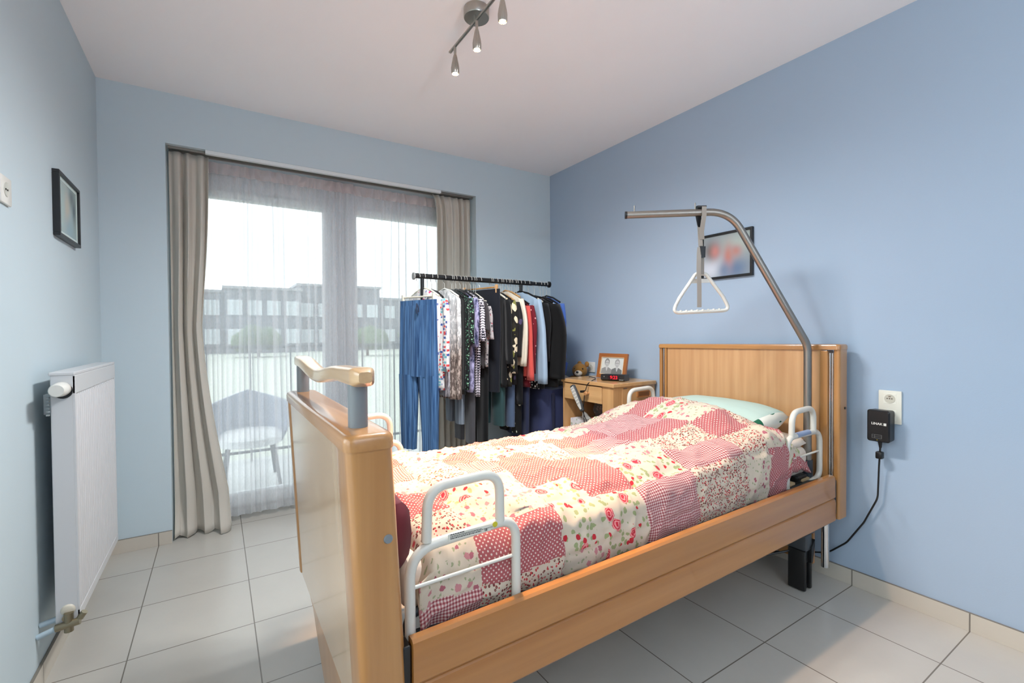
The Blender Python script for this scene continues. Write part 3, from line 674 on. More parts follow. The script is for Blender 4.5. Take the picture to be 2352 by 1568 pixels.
def duvet():
    NX, NT = 190, 150; bm = bmesh.new(); uvl = bm.loops.layers.uv.new('UVMap'); T = None; rows = []
    xs = [.935+(2.80-.935)*i/NX for i in range(NX+1)]
    for x in xs:
        hem = .475+BED_T(x)+.075*smooth(2.60, 2.66, x)+.03*smooth(1.25, 1.22, x)*0; row = []
        hem += .008*noise.noise(Vector((x*9, 3, 0)))
        hem -= .02*smooth(1.2, 1.0, x)*0
        # cross-section polyline
        zn = duvet_top(x, YN+.06)-.012; zf = duvet_top(x, YF-.06)-.012
        path = []; 
        for k in range(9): path.append((YN + .012*math.sin(PI*k/8)*-1, hem+(zn-RC-hem)*k/8))
        for k in range(1, 9): a = PI/2*k/8; path.append((YN+RC*(1-math.cos(a)), zn-RC+RC*math.sin(a)))
        for k in range(1, 40): y = YN+RC+(YF-YN-2*RC)*k/40; path.append((y, duvet_top(x, y)-.012*math.exp(-min(abs(y-YN-RC), abs(YF-RC-y))*30)))
        for k in range(8, -1, -1): a = PI/2*k/8; path.append((YF-RC*(1-math.cos(a)), zf-RC+RC*math.sin(a)))
        path.append((YF, .56+BED_T(x)))
        L = [0]
        for p, q in zip(path, path[1:]): L.append(L[-1]+math.hypot(q[0]-p[0], q[1]-p[1]))
        for j in range(NT+1):
            t = L[-1]*j/NT; k = 0
            while k < len(L)-2 and L[k+1] < t: k += 1
            f_ = (t-L[k])/max(1e-6, L[k+1]-L[k]); y = path[k][0]+(path[k+1][0]-path[k][0])*f_; z = path[k][1]+(path[k+1][1]-path[k][1])*f_
            ty, tz = path[k+1][0]-path[k][0], path[k+1][1]-path[k][1]; l = math.hypot(ty, tz) or 1; ny, nz_ = -tz/l, ty/l
            top = smooth(.12, .26, t)*smooth(L[-1]-.1, L[-1]-.2, t)
            d = .006+.026*noise.noise(Vector((x*4.2+1, t*4.6, 0)))*(.3+.7*top) + .017*noise.noise(Vector((x*9, t*7.5, 5.0)))*(.4+.6*top)
            rg = 1-abs(noise.noise(Vector((x*6.5+t*3.5, t*9-x*2.2, 9.0))))*2.6; d += .014*smooth(.22, .40, t)*max(0, rg)**2*(.35+.65*top)*smooth(-.3, .35, noise.noise(Vector((x*2.2, t*2.6, 2))))
            rg = 1-abs(noise.noise(Vector((x*13-t*6, t*11+x*5, 19.0))))*2.8; d += .008*max(0, rg)**2
            # quilting seams
            cd = min(abs(x-c) for c in COLS); rd = min(abs(t-c) for c in ROWT[1:-1])
            d -= .0045*math.exp(-(min(cd, rd)/.008)**2)
            d = max(d, -.012)
            ex = smooth(.935, .985, x); dz = -.09*(1-ex)**1.6*(1 if z > .62 else .2)
            exh = smooth(2.80, 2.745, x); dz2 = -.05*(1-exh)**1.5*(1 if z > .62 else .3)
            row.append((bm.verts.new((x+.004*noise.noise(Vector((t*9, x*9, 1))), y+ny*d*-1*(-1), z+nz_*d+dz+dz2)), t))
        rows.append(row)
    for i in range(NX):
        for j in range(NT):
            xc = (xs[i]+xs[i+1])/2; tcc = rows[i][j][1]
            f = bm.faces.new((rows[i][j][0], rows[i+1][j][0], rows[i+1][j+1][0], rows[i][j+1][0]))
            wob = .006*noise.noise(Vector((xc*12, tcc*12, 0)))
            ci = sum(1 for c in COLS[1:-1] if xc+wob > c); ri = sum(1 for c in ROWT[1:-1] if tcc+wob > c)
            if xc < COLS[0]: ci = 0
            f.material_index = 'PGDRS'.index(PAT[ri][ci]); f.smooth = True
            for lp, (vi, tt) in zip(f.loops, ((i, rows[i][j][1]), (i+1, rows[i+1][j][1]), (i+1, rows[i+1][j+1][1]), (i, rows[i][j+1][1]))): lp[uvl].uv = (xs[vi], tt)
    m = MB(); m.bm.free(); m.bm = bm; return m
do = duvet().build('patchwork_duvet', [DUV[k] for k in 'PGDRS'], None, True, 180)
do.modifiers.new('t', 'SOLIDIFY').thickness = .006; do.modifiers['t'].offset = -1
tag(recenter(do, (1.87, -1.83, .50)), 'pink and cream patchwork duvet with roses, gingham and dots on the bed', 'duvet')

def cushion(c, a, b, h, name, mat, parent=None, rot=0, tilt=0, p=.55, n=26):
    bm = bmesh.new(); rows = {}
    R = Matrix.Rotation(rot, 3, 'Z') @ Matrix.Rotation(tilt, 3, 'Y')
    for s in (1, -1):
        for i in range(n+1):
            for j in range(n+1):
                u, v = -1+2*i/n, -1+2*j/n; e = max(0, (1-u*u))**p*max(0, (1-v*v))**p
                q = Vector((u*a*(1-.06*(v*v)), v*b*(1-.06*(u*u)), s*h*e + .006*noise.noise(Vector((u*3, v*3, s)))*e))
                key = (i, j, s if e > 1e-6 else 0)
                if key not in rows: rows[key] = bm.verts.new(R @ q + Vector(c))
    g = lambda i, j, s: rows.get((i, j, s)) or rows[(i, j, 0)]
    for s in (1, -1):
        for i in range(n):
            for j in range(n):
                q = [g(i, j, s), g(i+1, j, s), g(i+1, j+1, s), g(i, j+1, s)]
                if s < 0: q.reverse()
                try: bm.faces.new(q)
                except ValueError: pass
    m = MB(); m.bm.free(); m.bm = bm; return m.build(name, mat, parent, True, 180)
def pillow_mat():
    t = NT('mint_pillowcase_with_leaf'); c = t.n('TexCoord').outputs['Object']; sp = t.n('SeparateXYZ', i={0: c}); v = t.math('ADD', sp.outputs[1], 0)
    endm = t.lt(t.math('ADD', v, t.math('MULTIPLY', sp.outputs[2], .9)), -.255)
    d, k = t.voro(c, 9, .8); leaf = t.math('MULTIPLY', t.lt(d, .33), endm)
    col = t.mix(endm, srgb(180, 198, 186), srgb(226, 224, 210)); t.color(t.mix(leaf, col, srgb(34, 96, 70))); t.sets(.8, spec=.2); return t.m
pl = cushion((2.755, -1.84, .775), .135, .325, .078, 'pillow', pillow_mat(), None, 0, -.10, .36)
tag(recenter(pl, (2.735, -1.84, .765)), 'mint green pillow with a cream leaf-print end against the headboard', 'pillow')
# rounded head end of the under-cushion in cream
hp = cushion((2.80, -1.90, .680), .10, .345, .045, 'bolster', M_MATT, None, 0, 0, p=.4)
tag(recenter(hp, (2.80, -1.90, .68)), 'cream under-pillow below the mint pillow at the headboard', 'pillow')
# maroon throw stuffed at foot end
m = MB(); rings = []
for i in range(50):
    y = -1.45 + (-2.20+1.45)*i/49; ring = []
    for k in range(20):
        a = 2*PI*k/20; n_ = 1+.22*noise.noise(Vector((math.cos(a)*2, math.sin(a)*2, y*7)))
        ring.append((.912+.030*math.cos(a)*n_, y, .695+.09*math.sin(a)*n_))
    rings.append(ring)
m.ring_loft(rings); tw = m.build('folded_throw', cloth('maroon_velvet', (112, 46, 54), .7), None, True, 180)
tag(recenter(tw, (.912, -1.83, .61)), 'dark maroon throw rolled up between duvet and footboard', 'blanket')

# ------------------------------------------------------------------ nightstand
NX0, NX1, NY0, NY1, NZ = 2.655, 3.045, -1.185, -.675, .878
M_NW = wood('Z', (222, 176, 122), .36); M_NWY = wood('Y', (226, 182, 128), .36)
ns = thing('nightstand', 'beech bedside cabinet with drawer and open shelf beside the bed', 'nightstand', ((NX0+NX1)/2, (NY0+NY1)/2, 0))
MB().box((NX0-.012, NY0-.012, NZ-.026), (NX1, NY1+.008, NZ), .004).build('top_board', M_NWY, ns, False)
MB().box((NX0, NY1-.018, .06), (NX1, NY1, NZ-.027)).build('side_panel', M_NW, ns, False)
MB().box((NX0, NY0+.001, .06), (NX0+.032, NY0+.10, NZ-.027)).build('front_stile', M_NW, ns, False)
MB().box((NX0+.033, NY0+.002, .06), (NX1, NY0+.018, NZ-.027)).build('side_panel', M_NW, ns, False)
MB().box((NX1-.012, NY0+.019, .06), (NX1, NY1-.019, NZ-.027)).build('back_panel', M_NW, ns, False)
MB().box((NX0+.01, NY0+.102, .505), (NX1-.013, NY1-.019, .525)).build('shelf', M_NWY, ns, False)
MB().box((NX0+.004, NY0+.102, .06), (NX1-.013, NY1-.019, .08)).build('bottom_board', M_NWY, ns, False)
dr = MB(); dr.box((NX0-.004, NY0+.104, .735), (NX0+.016, NY1-.022, .846), .002); dr.box((NX0+.016, NY0+.112, .745), (NX1-.03, NY1-.03, .835))
dro = dr.build('drawer', M_NWY, ns, False)
MB().lathe([(0, -.034), (.012, -.034), (.015, -.028), (.010, -.014), (.009, 0), (0, 0)], (NX0-.004, -.955, .795), 'X').build('knob', wood('X', (205, 150, 98), .4), dro)
dd = MB().box((NX0, NY0+.104, .30), (NX0+.018, NY1-.022, .500), .002).build('drawer', M_NWY, ns, False)
MB().lathe([(0, -.03), (.012, -.03), (.015, -.024), (.010, -.012), (.009, 0), (0, 0)], (NX0, -.90, .42), 'X').build('knob', wood('X', (205, 150, 98), .4), dd)
sd = MB().box((NX0+.075, NY0-.004, .10), (NX1-.012, NY0+.0015, NZ-.04), .001).build('side_door', M_NW, ns, False)
hd = MB(); hd.box((2.86, NY0-.010, .775), (2.985, NY0-.0035, .832), .010, 3); hd.build('cup_handle', plain('tan_handle_plastic', (186, 126, 74), .4), sd)
MB().box((2.875, NY0-.0115, .785), (2.97, NY0-.0098, .812), .0005).build('handle_recess', plain('brown_recess', (128, 80, 42), .5), sd, False)
MB().cyl((NX0+.09, NY0-.004, .842), (NX0+.115, NY0-.004, .842), .003).build('hinge_pin', M_ALU, ns)
for x in (NX0+.03, NX1-.04):
    for y in (NY0+.04, NY1-.04): MB().lathe([(0, 0), (.018, 0), (.018, .06), (0, .06)], (x, y, 0), 'Z').build('castor', M_BLACK, ns)

# tissue box
tb = thing('tissue_box', 'white patterned tissue box on the open shelf of the nightstand', 'tissue box', (2.76, -.83, .525))
MB().box((2.69, -.96, .5255), (2.82, -.715, .590), .002).build('carton', spots('pale_floral_carton', (222, 220, 222), [(200, 205, 190), (176, 186, 170), (206, 200, 208)], 40, .42, 1, (1, 1, 1), .02), tb, False)
MB().box((2.735, -.90, .5902), (2.775, -.775, .5912)).build('slot_edge', plain('carton_slot', (160, 150, 140), .6), tb, False)
m = MB(); rings = []
for i in range(7):
    v = i/6; ring = []
    for k in range(16):
        a = 2*PI*k/16; r = .032*(1-v*.5)*(1+.35*math.sin(3*a+v*4))
        ring.append((2.755+r*math.cos(a)*.5-.01*v, -.83+r*math.sin(a)*1.3+.02*v, .588+v*.045+.006*math.sin(2*a)))
    rings.append(ring)
m.ring_loft(rings, caps=False).build('tissue', plain('tissue_paper', (238, 236, 230), .8), tb)
# floral cushion on the shelf
fc = thing('floral_cushion', 'grey green floral cushion folded on the nightstand shelf', 'cushion', (2.90, -.93, .525))
fm = spots('grey_green_floral_cloth', (96, 112, 112), [(168, 128, 122), (126, 148, 132), (196, 184, 172), (78, 96, 100)], 46, .36, 1, (1, 1, 1), .03)
cushion((2.905, -.985, .600), .055, .085, .075, 'cushion_fold', fm, fc, 0, 0, .35)
cushion((2.925, -.84, .640), .055, .095, .085, 'cushion_fold', spots('taupe_floral_cloth', (122, 112, 106), [(172, 150, 140), (100, 112, 108), (190, 178, 160)], 46, .36, 1, (1, 1, 1), .03), fc, 0, 0, .35)

# photo frame on nightstand
pf = thing('photo_frame', 'small brown wooden frame with a grey portrait of two people on the nightstand', 'photo frame', (2.87, -.93, NZ))
PR = Vector((.12, -.993, 0)).normalized(); PU = Vector((.20, .024, .979)).normalized(); PN = PR.cross(PU)  # faces -x
if PN.x > 0: PN = -PN
PO = Vector((2.868, -.805, NZ+.003))
FP = lambda a, b, d=0: PO + PR*a + PU*b + PN*d
fw, fh, bw = .252, .176, .026
fr = MB()
for a0, b0, a1, b1 in ((0, 0, fw, bw), (0, fh-bw, fw, fh), (0, bw, bw, fh-bw), (fw-bw, bw, fw, fh-bw)):
    fr.prism([FP(a0, b0, .010), FP(a1, b0, .010), FP(a1, b1, .010), FP(a0, b1, .010)], PN*-.016)
fr.build('frame', wood('Y', (168, 104, 52), .4), pf, False)
gl_ = MB(); e = .0035
for a0, b0, a1, b1 in ((bw, bw, fw-bw, bw+e), (bw, fh-bw-e, fw-bw, fh-bw), (bw, bw+e, bw+e, fh-bw-e), (fw-bw-e, bw+e, fw-bw, fh-bw-e)):
    gl_.prism([FP(a0, b0, .009), FP(a1, b0, .009), FP(a1, b1, .009), FP(a0, b1, .009)], PN*-.006)
gl_.build('gilt_fillet', plain('pale_gilt', (222, 196, 158), .4), pf, False)
MB().prism([FP(bw, bw, .002), FP(fw-bw, bw, .002), FP(fw-bw, fh-bw, .002), FP(bw, fh-bw, .002)], PN*-.003).build('portrait', plain('photo_backdrop', (206, 208, 202), .45), pf, False)
def disc(cx, cy, rx, ry, d, n=24): return [FP(cx+rx*math.cos(2*PI*k/n), cy+ry*math.sin(2*PI*k/n), d) for k in range(n)]
GR = lambda v: plain('photo_grey_%d' % v, (v, v, v-3), .5)
for cx, coat, hair, yo in ((.078, 142, 128, 0), (.168, 112, 150, -.002)):
    MB().prism([FP(cx-.048, bw+.002, .0026), FP(cx+.046, bw+.002, .0026), FP(cx+.044, .062+yo, .0026), FP(cx+.018, .076+yo, .0026), FP(cx-.014, .078+yo, .0026), FP(cx-.044, .066+yo, .0026)], PN*-.0003).build('printed_coat', GR(coat), pf, False)
    MB().prism([FP(cx-.010, .080+yo, .0029), FP(cx+.012, .080+yo, .0029), FP(cx+.003, .052+yo, .0029), FP(cx-.002, .052+yo, .0029)], PN*-.0002).build('printed_collar', GR(190), pf, False)
    MB().prism(disc(cx, .112+yo, .0215, .029, .0030), PN*-.0002).build('printed_hair', GR(hair), pf, False)
    MB().prism(disc(cx+.001, .104+yo, .0175, .025, .0033), PN*-.0002).build('printed_face', GR(184), pf, False)
    gg = MB()
    gg.prism([FP(cx-.015, .1105+yo, .0036), FP(cx+.016, .1105+yo, .0036), FP(cx+.016, .1085+yo, .0036), FP(cx-.015, .1085+yo, .0036)], PN*-.0002)
    gg.prism([FP(cx-.006, .0915+yo, .0036), FP(cx+.007, .0915+yo, .0036), FP(cx+.007, .090+yo, .0036), FP(cx-.006, .090+yo, .0036)], PN*-.0002)
    gg.build('printed_features', GR(96), pf, False)
MB().prism([FP(.10, .005, -.006), FP(.15, .005, -.006), FP(.14, .13, -.006), FP(.11, .13, -.006)], PN*-.003).build('easel_back', M_BLACK, pf, False)

# clock radio
ck = thing('alarm_clock', 'black digital clock radio showing red time on the nightstand', 'alarm clock', (2.80, -1.07, NZ))
KR = Vector((.42, -.91, 0)).normalized(); KF = Vector((-.91, -.42, 0)).normalized(); KO = Vector((2.735, -.985, NZ))
K = lambda a, z, d=0: KO + KR*a + Vector((0, 0, z)) - KF*d
prof = [(0, .010), (.012, .002), (.040, .0), (.095, .0), (.1, .040), (.012, .0445), (0, .038)]
m = MB(); m.ring_loft([[K(a, z+.0005, d) for d, z in prof] for a in (0, .002, .163, .165)]); m.build('case', M_BLACK, ck, angle=30)
t_ = text_mesh('time_digits', '9:23', .031, M_LED, ck, K(.092, .024, -.0006), KR, (0, 0, 1), align='CENTER')
MB().prism([K(.05, .010, -.0003), K(.13, .010, -.0003), K(.13, .037, -.0003), K(.05, .037, -.0003)], KF*-.0002).build('display_window', plain('dark_red_display', (40, 4, 8), .15), ck, False)
text_mesh('front_print', '-|-', .011, M_LABEL, ck, K(.024, .030, -.0006), KR, (0, 0, 1))
MB().prism([K(.128, .0085, -.0004), K(.158, .0085, -.0004), K(.158, .0105, -.0004), K(.128, .0105, -.0004)], KF*-.0003).build('front_print', M_LABEL, ck, False)

# hand control hanging on the drawer
hc = thing('bed_remote', 'white and black bed hand control hanging on its cable before the nightstand', 'remote control', (2.60, -.90, .60))
A_ = Vector((2.600, -.842, .842)); B_ = Vector((2.612, -.937, .676)); ax = (B_-A_).normalized(); rgt = Vector((.0, -1, 0)); rgt = (rgt-ax*rgt.dot(ax)).normalized(); nn = ax.cross(rgt)
if nn.x > 0: nn = -nn
H = lambda a, l, d=0: A_ + rgt*a + ax*l + nn*d
def hprof(ins, d): return [H(-.022+ins, .006+ins, d), H(-.014, ins, d), H(.014, ins, d), H(.022-ins, .006+ins, d), H(.025-ins, .07, d), H(.022-ins, .15, d), H(.012-ins*.6, .192-ins, d), H(-.012+ins*.6, .192-ins, d), H(-.022+ins, .15, d), H(-.025+ins, .07, d)]
m = MB(); m.ring_loft([hprof(.003, -.012), hprof(0, -.006), hprof(0, .004), hprof(.003, .008)]); m.build('case', plain('dark_grey_plastic', (62, 64, 66), .5), hc)
MB().prism([H(-.017, .012, .0083), H(.017, .012, .0083), H(.0195, .07, .0083), H(.016, .145, .0083), H(.008, .178, .0083), H(-.008, .178, .0083), H(-.016, .145, .0083), H(-.0195, .07, .0083)], nn*.0006).build('key_face', M_WHITEP, hc, False)
m = MB()
for r in range(6):
    for s in (-1, 1):
        q = H(s*.0085, .024+r*.022, .009); m.prism([q+rgt*-.003+ax*-.004, q+rgt*.003+ax*-.002, q+rgt*.002+ax*.004, q+rgt*-.003+ax*.003], nn*.0006)
m.build('button_symbols', M_INK, hc, False)
cab = [H(0, .190), H(0, .27), (2.622, -.985, .45), (2.625, -.99, .36), (2.618, -.975, .34), (2.612, -.955, .40), (2.622, -.945, .55), (2.618, -.940, .70), (2.625, -.945, .80), (2.635, -.965, .862), (2.66, -.985, .8835), (2.735, -.93, .8835), (2.80, -.86, .8835), (2.83, -.76, .8835)]
MB().tube(fillet(cab, .03, 5), .0028, 8).build('cable', M_BLACK, hc)
MB().box((2.600, -.945, .80), (2.634, -.925, .815), .003).build('hanging_hook', M_BLACK, hc)

# teddy bear behind the nightstand
td = thing('teddy_bear', 'golden brown teddy bear peeking out behind the nightstand', 'teddy bear', (2.955, -.45, .70))
MT = cloth('teddy_plush', (166, 118, 58), .95, 500, .3)
hx, hy, hz = 2.965, -.50, .905
m = MB(); m.ell((hx, hy, hz), (.060, .062, .058), 3); m.ell((hx-.02, hy+.045, hz-.13), (.07, .08, .09), 3); m.ell((hx-.03, hy-.03, hz-.10), (.03, .03, .05), 2); m.build('body', MT, td)
for s in (-1, 1): 
    e_ = MB().ell((hx+.036*1+s*.016*0, hy-.018*0+s*.044, hz+.050), (.013, .024, .024), 2).build('ear', MT, td)
MB().ell((hx-.045, hy-.035, hz-.018), (.030, .032, .024), 3).build('muzzle', plain('teddy_muzzle', (222, 208, 190), .9), td)
MB().ell((hx-.070, hy-.052, hz-.006), (.010, .012, .009), 2).build('nose', M_BLACK, td)
for dx, dy in ((-.058, -.005), (-.02, -.058)): MB().ell((hx+dx, hy+dy, hz+.018), (.006, .006, .006), 2).build('eye', M_BLACK, td)
# storage bag under the rack
bg_ = thing('storage_bag', 'large navy fabric storage bag standing under the right end of the rack', 'bag', (2.76, -.36, 0))
MN = cloth('navy_nylon', (52, 58, 92), .6, 700, .2)
m = MB(); rings = []
for i in range(22):
    v = i/21; ring = []
    for p in rrect(2.50+.05*v, 2.93, -.60, -.12, .07, v*.79, 8):
        n_ = .018*noise.noise(Vector((p[0]*9, p[1]*9, v*6)))+.016*noise.noise(Vector((p[0]*4, p[1]*4, v*3)))
        ring.append((p[0]+n_, p[1]+n_, p[2]+.03*noise.noise(Vector((p[0]*5, p[1]*5, 0)))*v if i else 0))
    rings.append(ring)
m.ring_loft(rings).build('bag_body', MN, bg_, angle=60)
for x in (2.60, 2.80): MB().box((x, -.622, .02), (x+.022, -.602, .76), .003).build('webbing_strap', plain('navy_webbing', (34, 38, 62), .7), bg_, False)
bc = cushion((2.80, -.40, .835), .10, .13, .05, 'beige_cushion', cloth('beige_cushion_cloth', (150, 146, 134)), None, .4, .2)
tag(recenter(bc, (2.80, -.40, .82)), 'grey beige cushion lying on top of the navy storage bag', 'cushion')
bb = cushion((2.84, -.30, .90), .11, .12, .10, 'blue_bag', cloth('royal_blue_nylon', (42, 84, 176), .5), None, .6, -.6)
tag(recenter(bb, (2.84, -.30, .85)), 'shiny royal blue bag behind the beige cushion', 'bag')

# ------------------------------------------------------------------ clothes rack
RY, RZ = -.42, 1.582
rk = thing('clothes_rack', 'black metal clothes rail on two posts full of garments by the window', 'clothes rack', (2.17, RY, 0))
MB().cyl((1.632, RY, RZ+.003), (2.56, RY, RZ), .0170).build('rail', M_BLACK, rk)
MB().cyl((2.50, RY, RZ), (2.722, RY, RZ-.002), .0140).build('rail_extension', M_BLACK, rk)
for x in (1.622, 2.724): MB().cyl((x-.004, RY, RZ), (x+.006, RY, RZ), .024).build('end_cap', M_BLACK if x > 2 else plain('grey_end_cap', (140, 142, 140), .4), rk)
for x in (1.682, 2.462):
    MB().cyl((x, RY, .05), (x, RY, RZ-.012), .0125).build('post', M_BLACK, rk)
    MB().box((x-.012, RY-.20, .035), (x+.012, RY+.20, .060), .004).build('foot', M_BLACK, rk)
    for y in (RY-.18, RY+.18): MB().lathe([(0, -.008), (.017, -.008), (.017, .008), (0, .008)], (x, y, .0175), 'X').build('castor', M_BLACK, rk)
MB().cyl((1.682, RY, .35), (2.462, RY, .35), .008).build('lower_bar', M_BLACK, rk)

M_WIRE = plain('hanger_wire', (206, 204, 196), .3, .3)
HM = {'wood': wood('Y', (206, 160, 100), .4), 'white': M_WHITEP, 'black': M_BLACK, 'clear': plain('cream_plastic', (226, 220, 202), .4)}
def hanger(x, drop, kind, what, w=.19, ang=0, clips=False):
    d = Vector((math.sin(ang), math.cos(ang), 0)); c0 = Vector((x, RY, 0))
    h = thing('coat_hanger', '%s hanger holding the %s' % ({'wood': 'wooden', 'white': 'white plastic', 'black': 'black plastic', 'clear': 'cream plastic'}[kind], what), 'hanger', c0+Vector((0, 0, RZ+.02)), 'hangers on the clothes rail')
    pts = []
    for k in range(11):
        a = PI*1.05 - PI*1.15*k/10; pts.append(c0+d*(.021*math.cos(a)*-1)+Vector((0, 0, RZ+.0005+.0205*math.sin(a))))
    pts = list(reversed(pts))
    pts += [c0+d*.012+Vector((0, 0, RZ-.028)), c0+Vector((0, 0, RZ-.040)), c0+Vector((0, 0, RZ-drop-.004))]
    pts = [pts[0]]+pts[1:]
    # start on the far side, over the bar, down the near side
    MB().tube(pts, .0021, 6).build('hook', M_WIRE, h)
    zb = RZ-drop
    if clips:
        MB().tube([c0-d*w+Vector((0, 0, zb)), c0+d*w+Vector((0, 0, zb))], .006, 8).build('clip_bar', HM[kind], h)
        for s in (-1, 1): MB().box(c0+d*w*s*.93+Vector((-.009, -.011, zb-.040)), c0+d*w*s*.93+Vector((.009, .011, zb+.018)), .003).build('clip', HM[kind], h, False)
    else:
        p = [c0-d*w+Vector((0, 0, zb-.062)), c0-d*w*.5+Vector((0, 0, zb-.022)), c0+Vector((0, 0, zb)), c0+d*w*.5+Vector((0, 0, zb-.022)), c0+d*w+Vector((0, 0, zb-.062))]
        m = MB(); m.tube(p, .0065, 8); m.build('shoulder_bar', HM[kind], h)
    return h
def ringf(c0, d, n_, u0, u1, th, z, folds, amp, ph, N=44):
    out = []
    for k in range(N):
        a = 2*PI*k/N; cu, su = math.cos(a), math.sin(a)
        uu = (u0+u1)/2 + (u1-u0)/2*math.copysign(abs(cu)**.75, cu)
        vv = th*math.copysign(abs(su)**.6, su) + amp*math.sin(folds*PI*(uu-u0)/(u1-u0+1e-6)+ph+z*1.3)*(abs(su)**.5)
        out.append(c0 + d*uu + n_*vv + Vector((0, 0, z)))
    return out
def top_garment(x, name, label, cat, mat, w=.205, drop=.08, bottom=.85, sleeve=.0, th=.020, ang=0, flare=0, seed=0, sw=.030, folds=5, amp=.006, hk='black', yoff=0, sz=None, neck=.05, hdrop=None, smat=None, hang=True):
    d = Vector((math.sin(ang), math.cos(ang), 0)); n_ = Vector((d.y, -d.x, 0)); c0 = Vector((x, RY+yoff, 0)); z0 = RZ-drop
    g = thing(name, label, cat, c0+Vector((0, 0, bottom)), 'clothes on the rail')
    m = MB(); rings = []; rr = random.Random(seed); ph = rr.uniform(0, 6)
    prof = [(neck*.92, -.0), (neck, -.006), (w*.55, -.028), (w*.84, -.050), (w*.97, -.072), (w*.99, -.11)]
    for hw, dz in prof: rings.append(ringf(c0, d, n_, -hw, hw, th*(.45+.55*min(1, -dz/.1)), z0+dz, folds, amp*min(1, -dz*8), ph))
    zz = z0-.11; n = 14
    for i in range(1, n+1):
        v = i/n; hw = w*(.96+.03*math.sin(v*5))+flare*v; rings.append(ringf(c0, d, n_, -hw, hw, th*(1+.15*v), zz+(bottom-zz)*v + 0, folds, amp*(1+.9*v), ph+v*.8))
    m.ring_loft(rings, caps=False); bo = m.build('body', mat, g, True, 180); sm = bo.modifiers.new('t', 'SOLIDIFY'); sm.thickness = .0022; sm.offset = -1
    if sleeve:
        for s in (-1, 1):
            m = MB(); rings = []
            for i in range(13):
                v = i/12; uc = s*(w*.90+.016+.028*math.sin(min(1, v*2.2)*PI/2)+.012*math.sin(v*4+ph)); hw = sw*(.75+.55*math.sin(min(1, v*2)*PI*.6))*(1-.15*v)
                rings.append(ringf(c0, d, n_, uc-hw, uc+hw, th*.85, z0-.062-v*sleeve, 2, amp*.7, ph+s, 20))
            m.ring_loft(rings, caps=False); so_ = m.build('sleeve', smat or mat, g, True, 180); q = so_.modifiers.new('t', 'SOLIDIFY'); q.thickness = .002; q.offset = -1
    if hang: hanger(x, drop-.012 if hdrop is None else hdrop, hk, label_short(label), w*.9, ang)
    return g
def label_short(l):
    for k in (' between', ' behind', ' at the', ' beside', ' after', ' next to', ' below', ' hanging', ' near the', ' in the middle', ' second from', ' on a', ' flaring'): l = l.split(k)[0]
    return l
def trousers(x, label, mat, w=.17, ztop=1.42, bottom=.45, th=.03, ang=0, amp=.006, folds=9, seed=0, gap=.014, yoff=0, kind='clear', band=None, flare=0.0, tilt=0, name='trousers', hdrop=None, rise=.30):
    d = Vector((math.sin(ang), math.cos(ang), 0)); n_ = Vector((d.y, -d.x, 0)); c0 = Vector((x, RY+yoff, 0)); ph = seed*1.7
    g = thing(name, label, 'trousers', c0+Vector((0, 0, bottom)), 'clothes on the rail')
    tl = lambda pts: [Vector(p)+Vector((0, 0, -tilt*((Vector(p)-c0).dot(d)))) for p in pts]
    MB().ring_loft([tl(ringf(c0, d, n_, -w, w, th*.55, z, folds, amp*.6, ph)) for z in (ztop, ztop-.02, ztop-.035)], caps=False).build('waistband', band or mat, g, True, 180)
    crotch = ztop-rise
    m = MB(); m.ring_loft([tl(ringf(c0, d, n_, -w*(1+.03*v), w*(1+.03*v), th*(.6+.4*v), ztop-.034-(ztop-.034-crotch)*v, folds, amp*(.8+.4*v), ph)) for v in [i/8 for i in range(9)]], caps=False); m.build('hips', mat, g, True, 180)
    for s in (-1, 1):
        rings = []
        for i in range(15):
            v = i/14; inner = s*(.002+gap*v*1.6); outer = s*w*(1.03+flare*v-.10*v*(1-flare*3)); a, b = min(inner, outer), max(inner, outer)
            rings.append(tl(ringf(c0, d, n_, a, b, th*(1-.1*v), crotch+.01-(crotch+.01-bottom)*v, folds/2, amp*1.2, ph+s, 26)))
        MB().ring_loft(rings, caps=False).build('trouser_leg', mat, g, True, 180)
    hanger(x, RZ-ztop-.012 if hdrop is None else hdrop, kind, label_short(label), w*.9, ang, clips=True)
    return g
X = lambda u: 1.471+(u-925)*.003333            # position along the rail
def crinkle(name, a, b): return streak(name, a, b, (95, 95, 1.2))
M_BLK = cloth('black_jersey', (17, 18, 20), .9, 600, .2); M_NAVY = cloth('navy_crepe', (24, 27, 36), .85, 600, .2)
# 1 blue trousers at the very left, turned towards the room
trousers(1.652, 'loose denim blue crinkled drawstring trousers at the left end of the rail', crinkle('denim_blue_viscose', (36, 70, 112), (82, 122, 166)), w=.165, ztop=1.425, bottom=.44, th=.030, ang=-.42, amp=.007, folds=13, seed=1, gap=.02, kind='clear', hdrop=.135, name='trousers', rise=.50)
_b = [o for o in COL.objects if o.name.startswith('trousers')][0]
MB().tube([(1.626, -.462, 1.40), (1.620, -.470, 1.37), (1.624, -.468, 1.335)], .005, 8).build('drawstring', plain('navy_cord', (28, 44, 70), .8), _b)
MB().tube([(1.626, -.462, 1.40), (1.632, -.475, 1.37), (1.634, -.470, 1.345)], .005, 8).build('drawstring', plain('navy_cord', (28, 44, 70), .8), _b)
top_garment(1.692, 'blouse', 'white floral blouse behind the blue drawstring trousers', 'blouse', spots('white_pink_floral', (224, 222, 220), [(206, 60, 110), (120, 130, 180), (214, 150, 160)], 32, .3, 1, (1, 1, 1), .03), w=.18, drop=.085, bottom=.95, sleeve=0, th=.02, ang=-.25, hk='clear', seed=2)
blk = lambda n, base, cols, sc, size=.48, st=(1, 1, 1): spots(n, base, cols, sc, size, .55, st, 0, 'CHEBYCHEV')
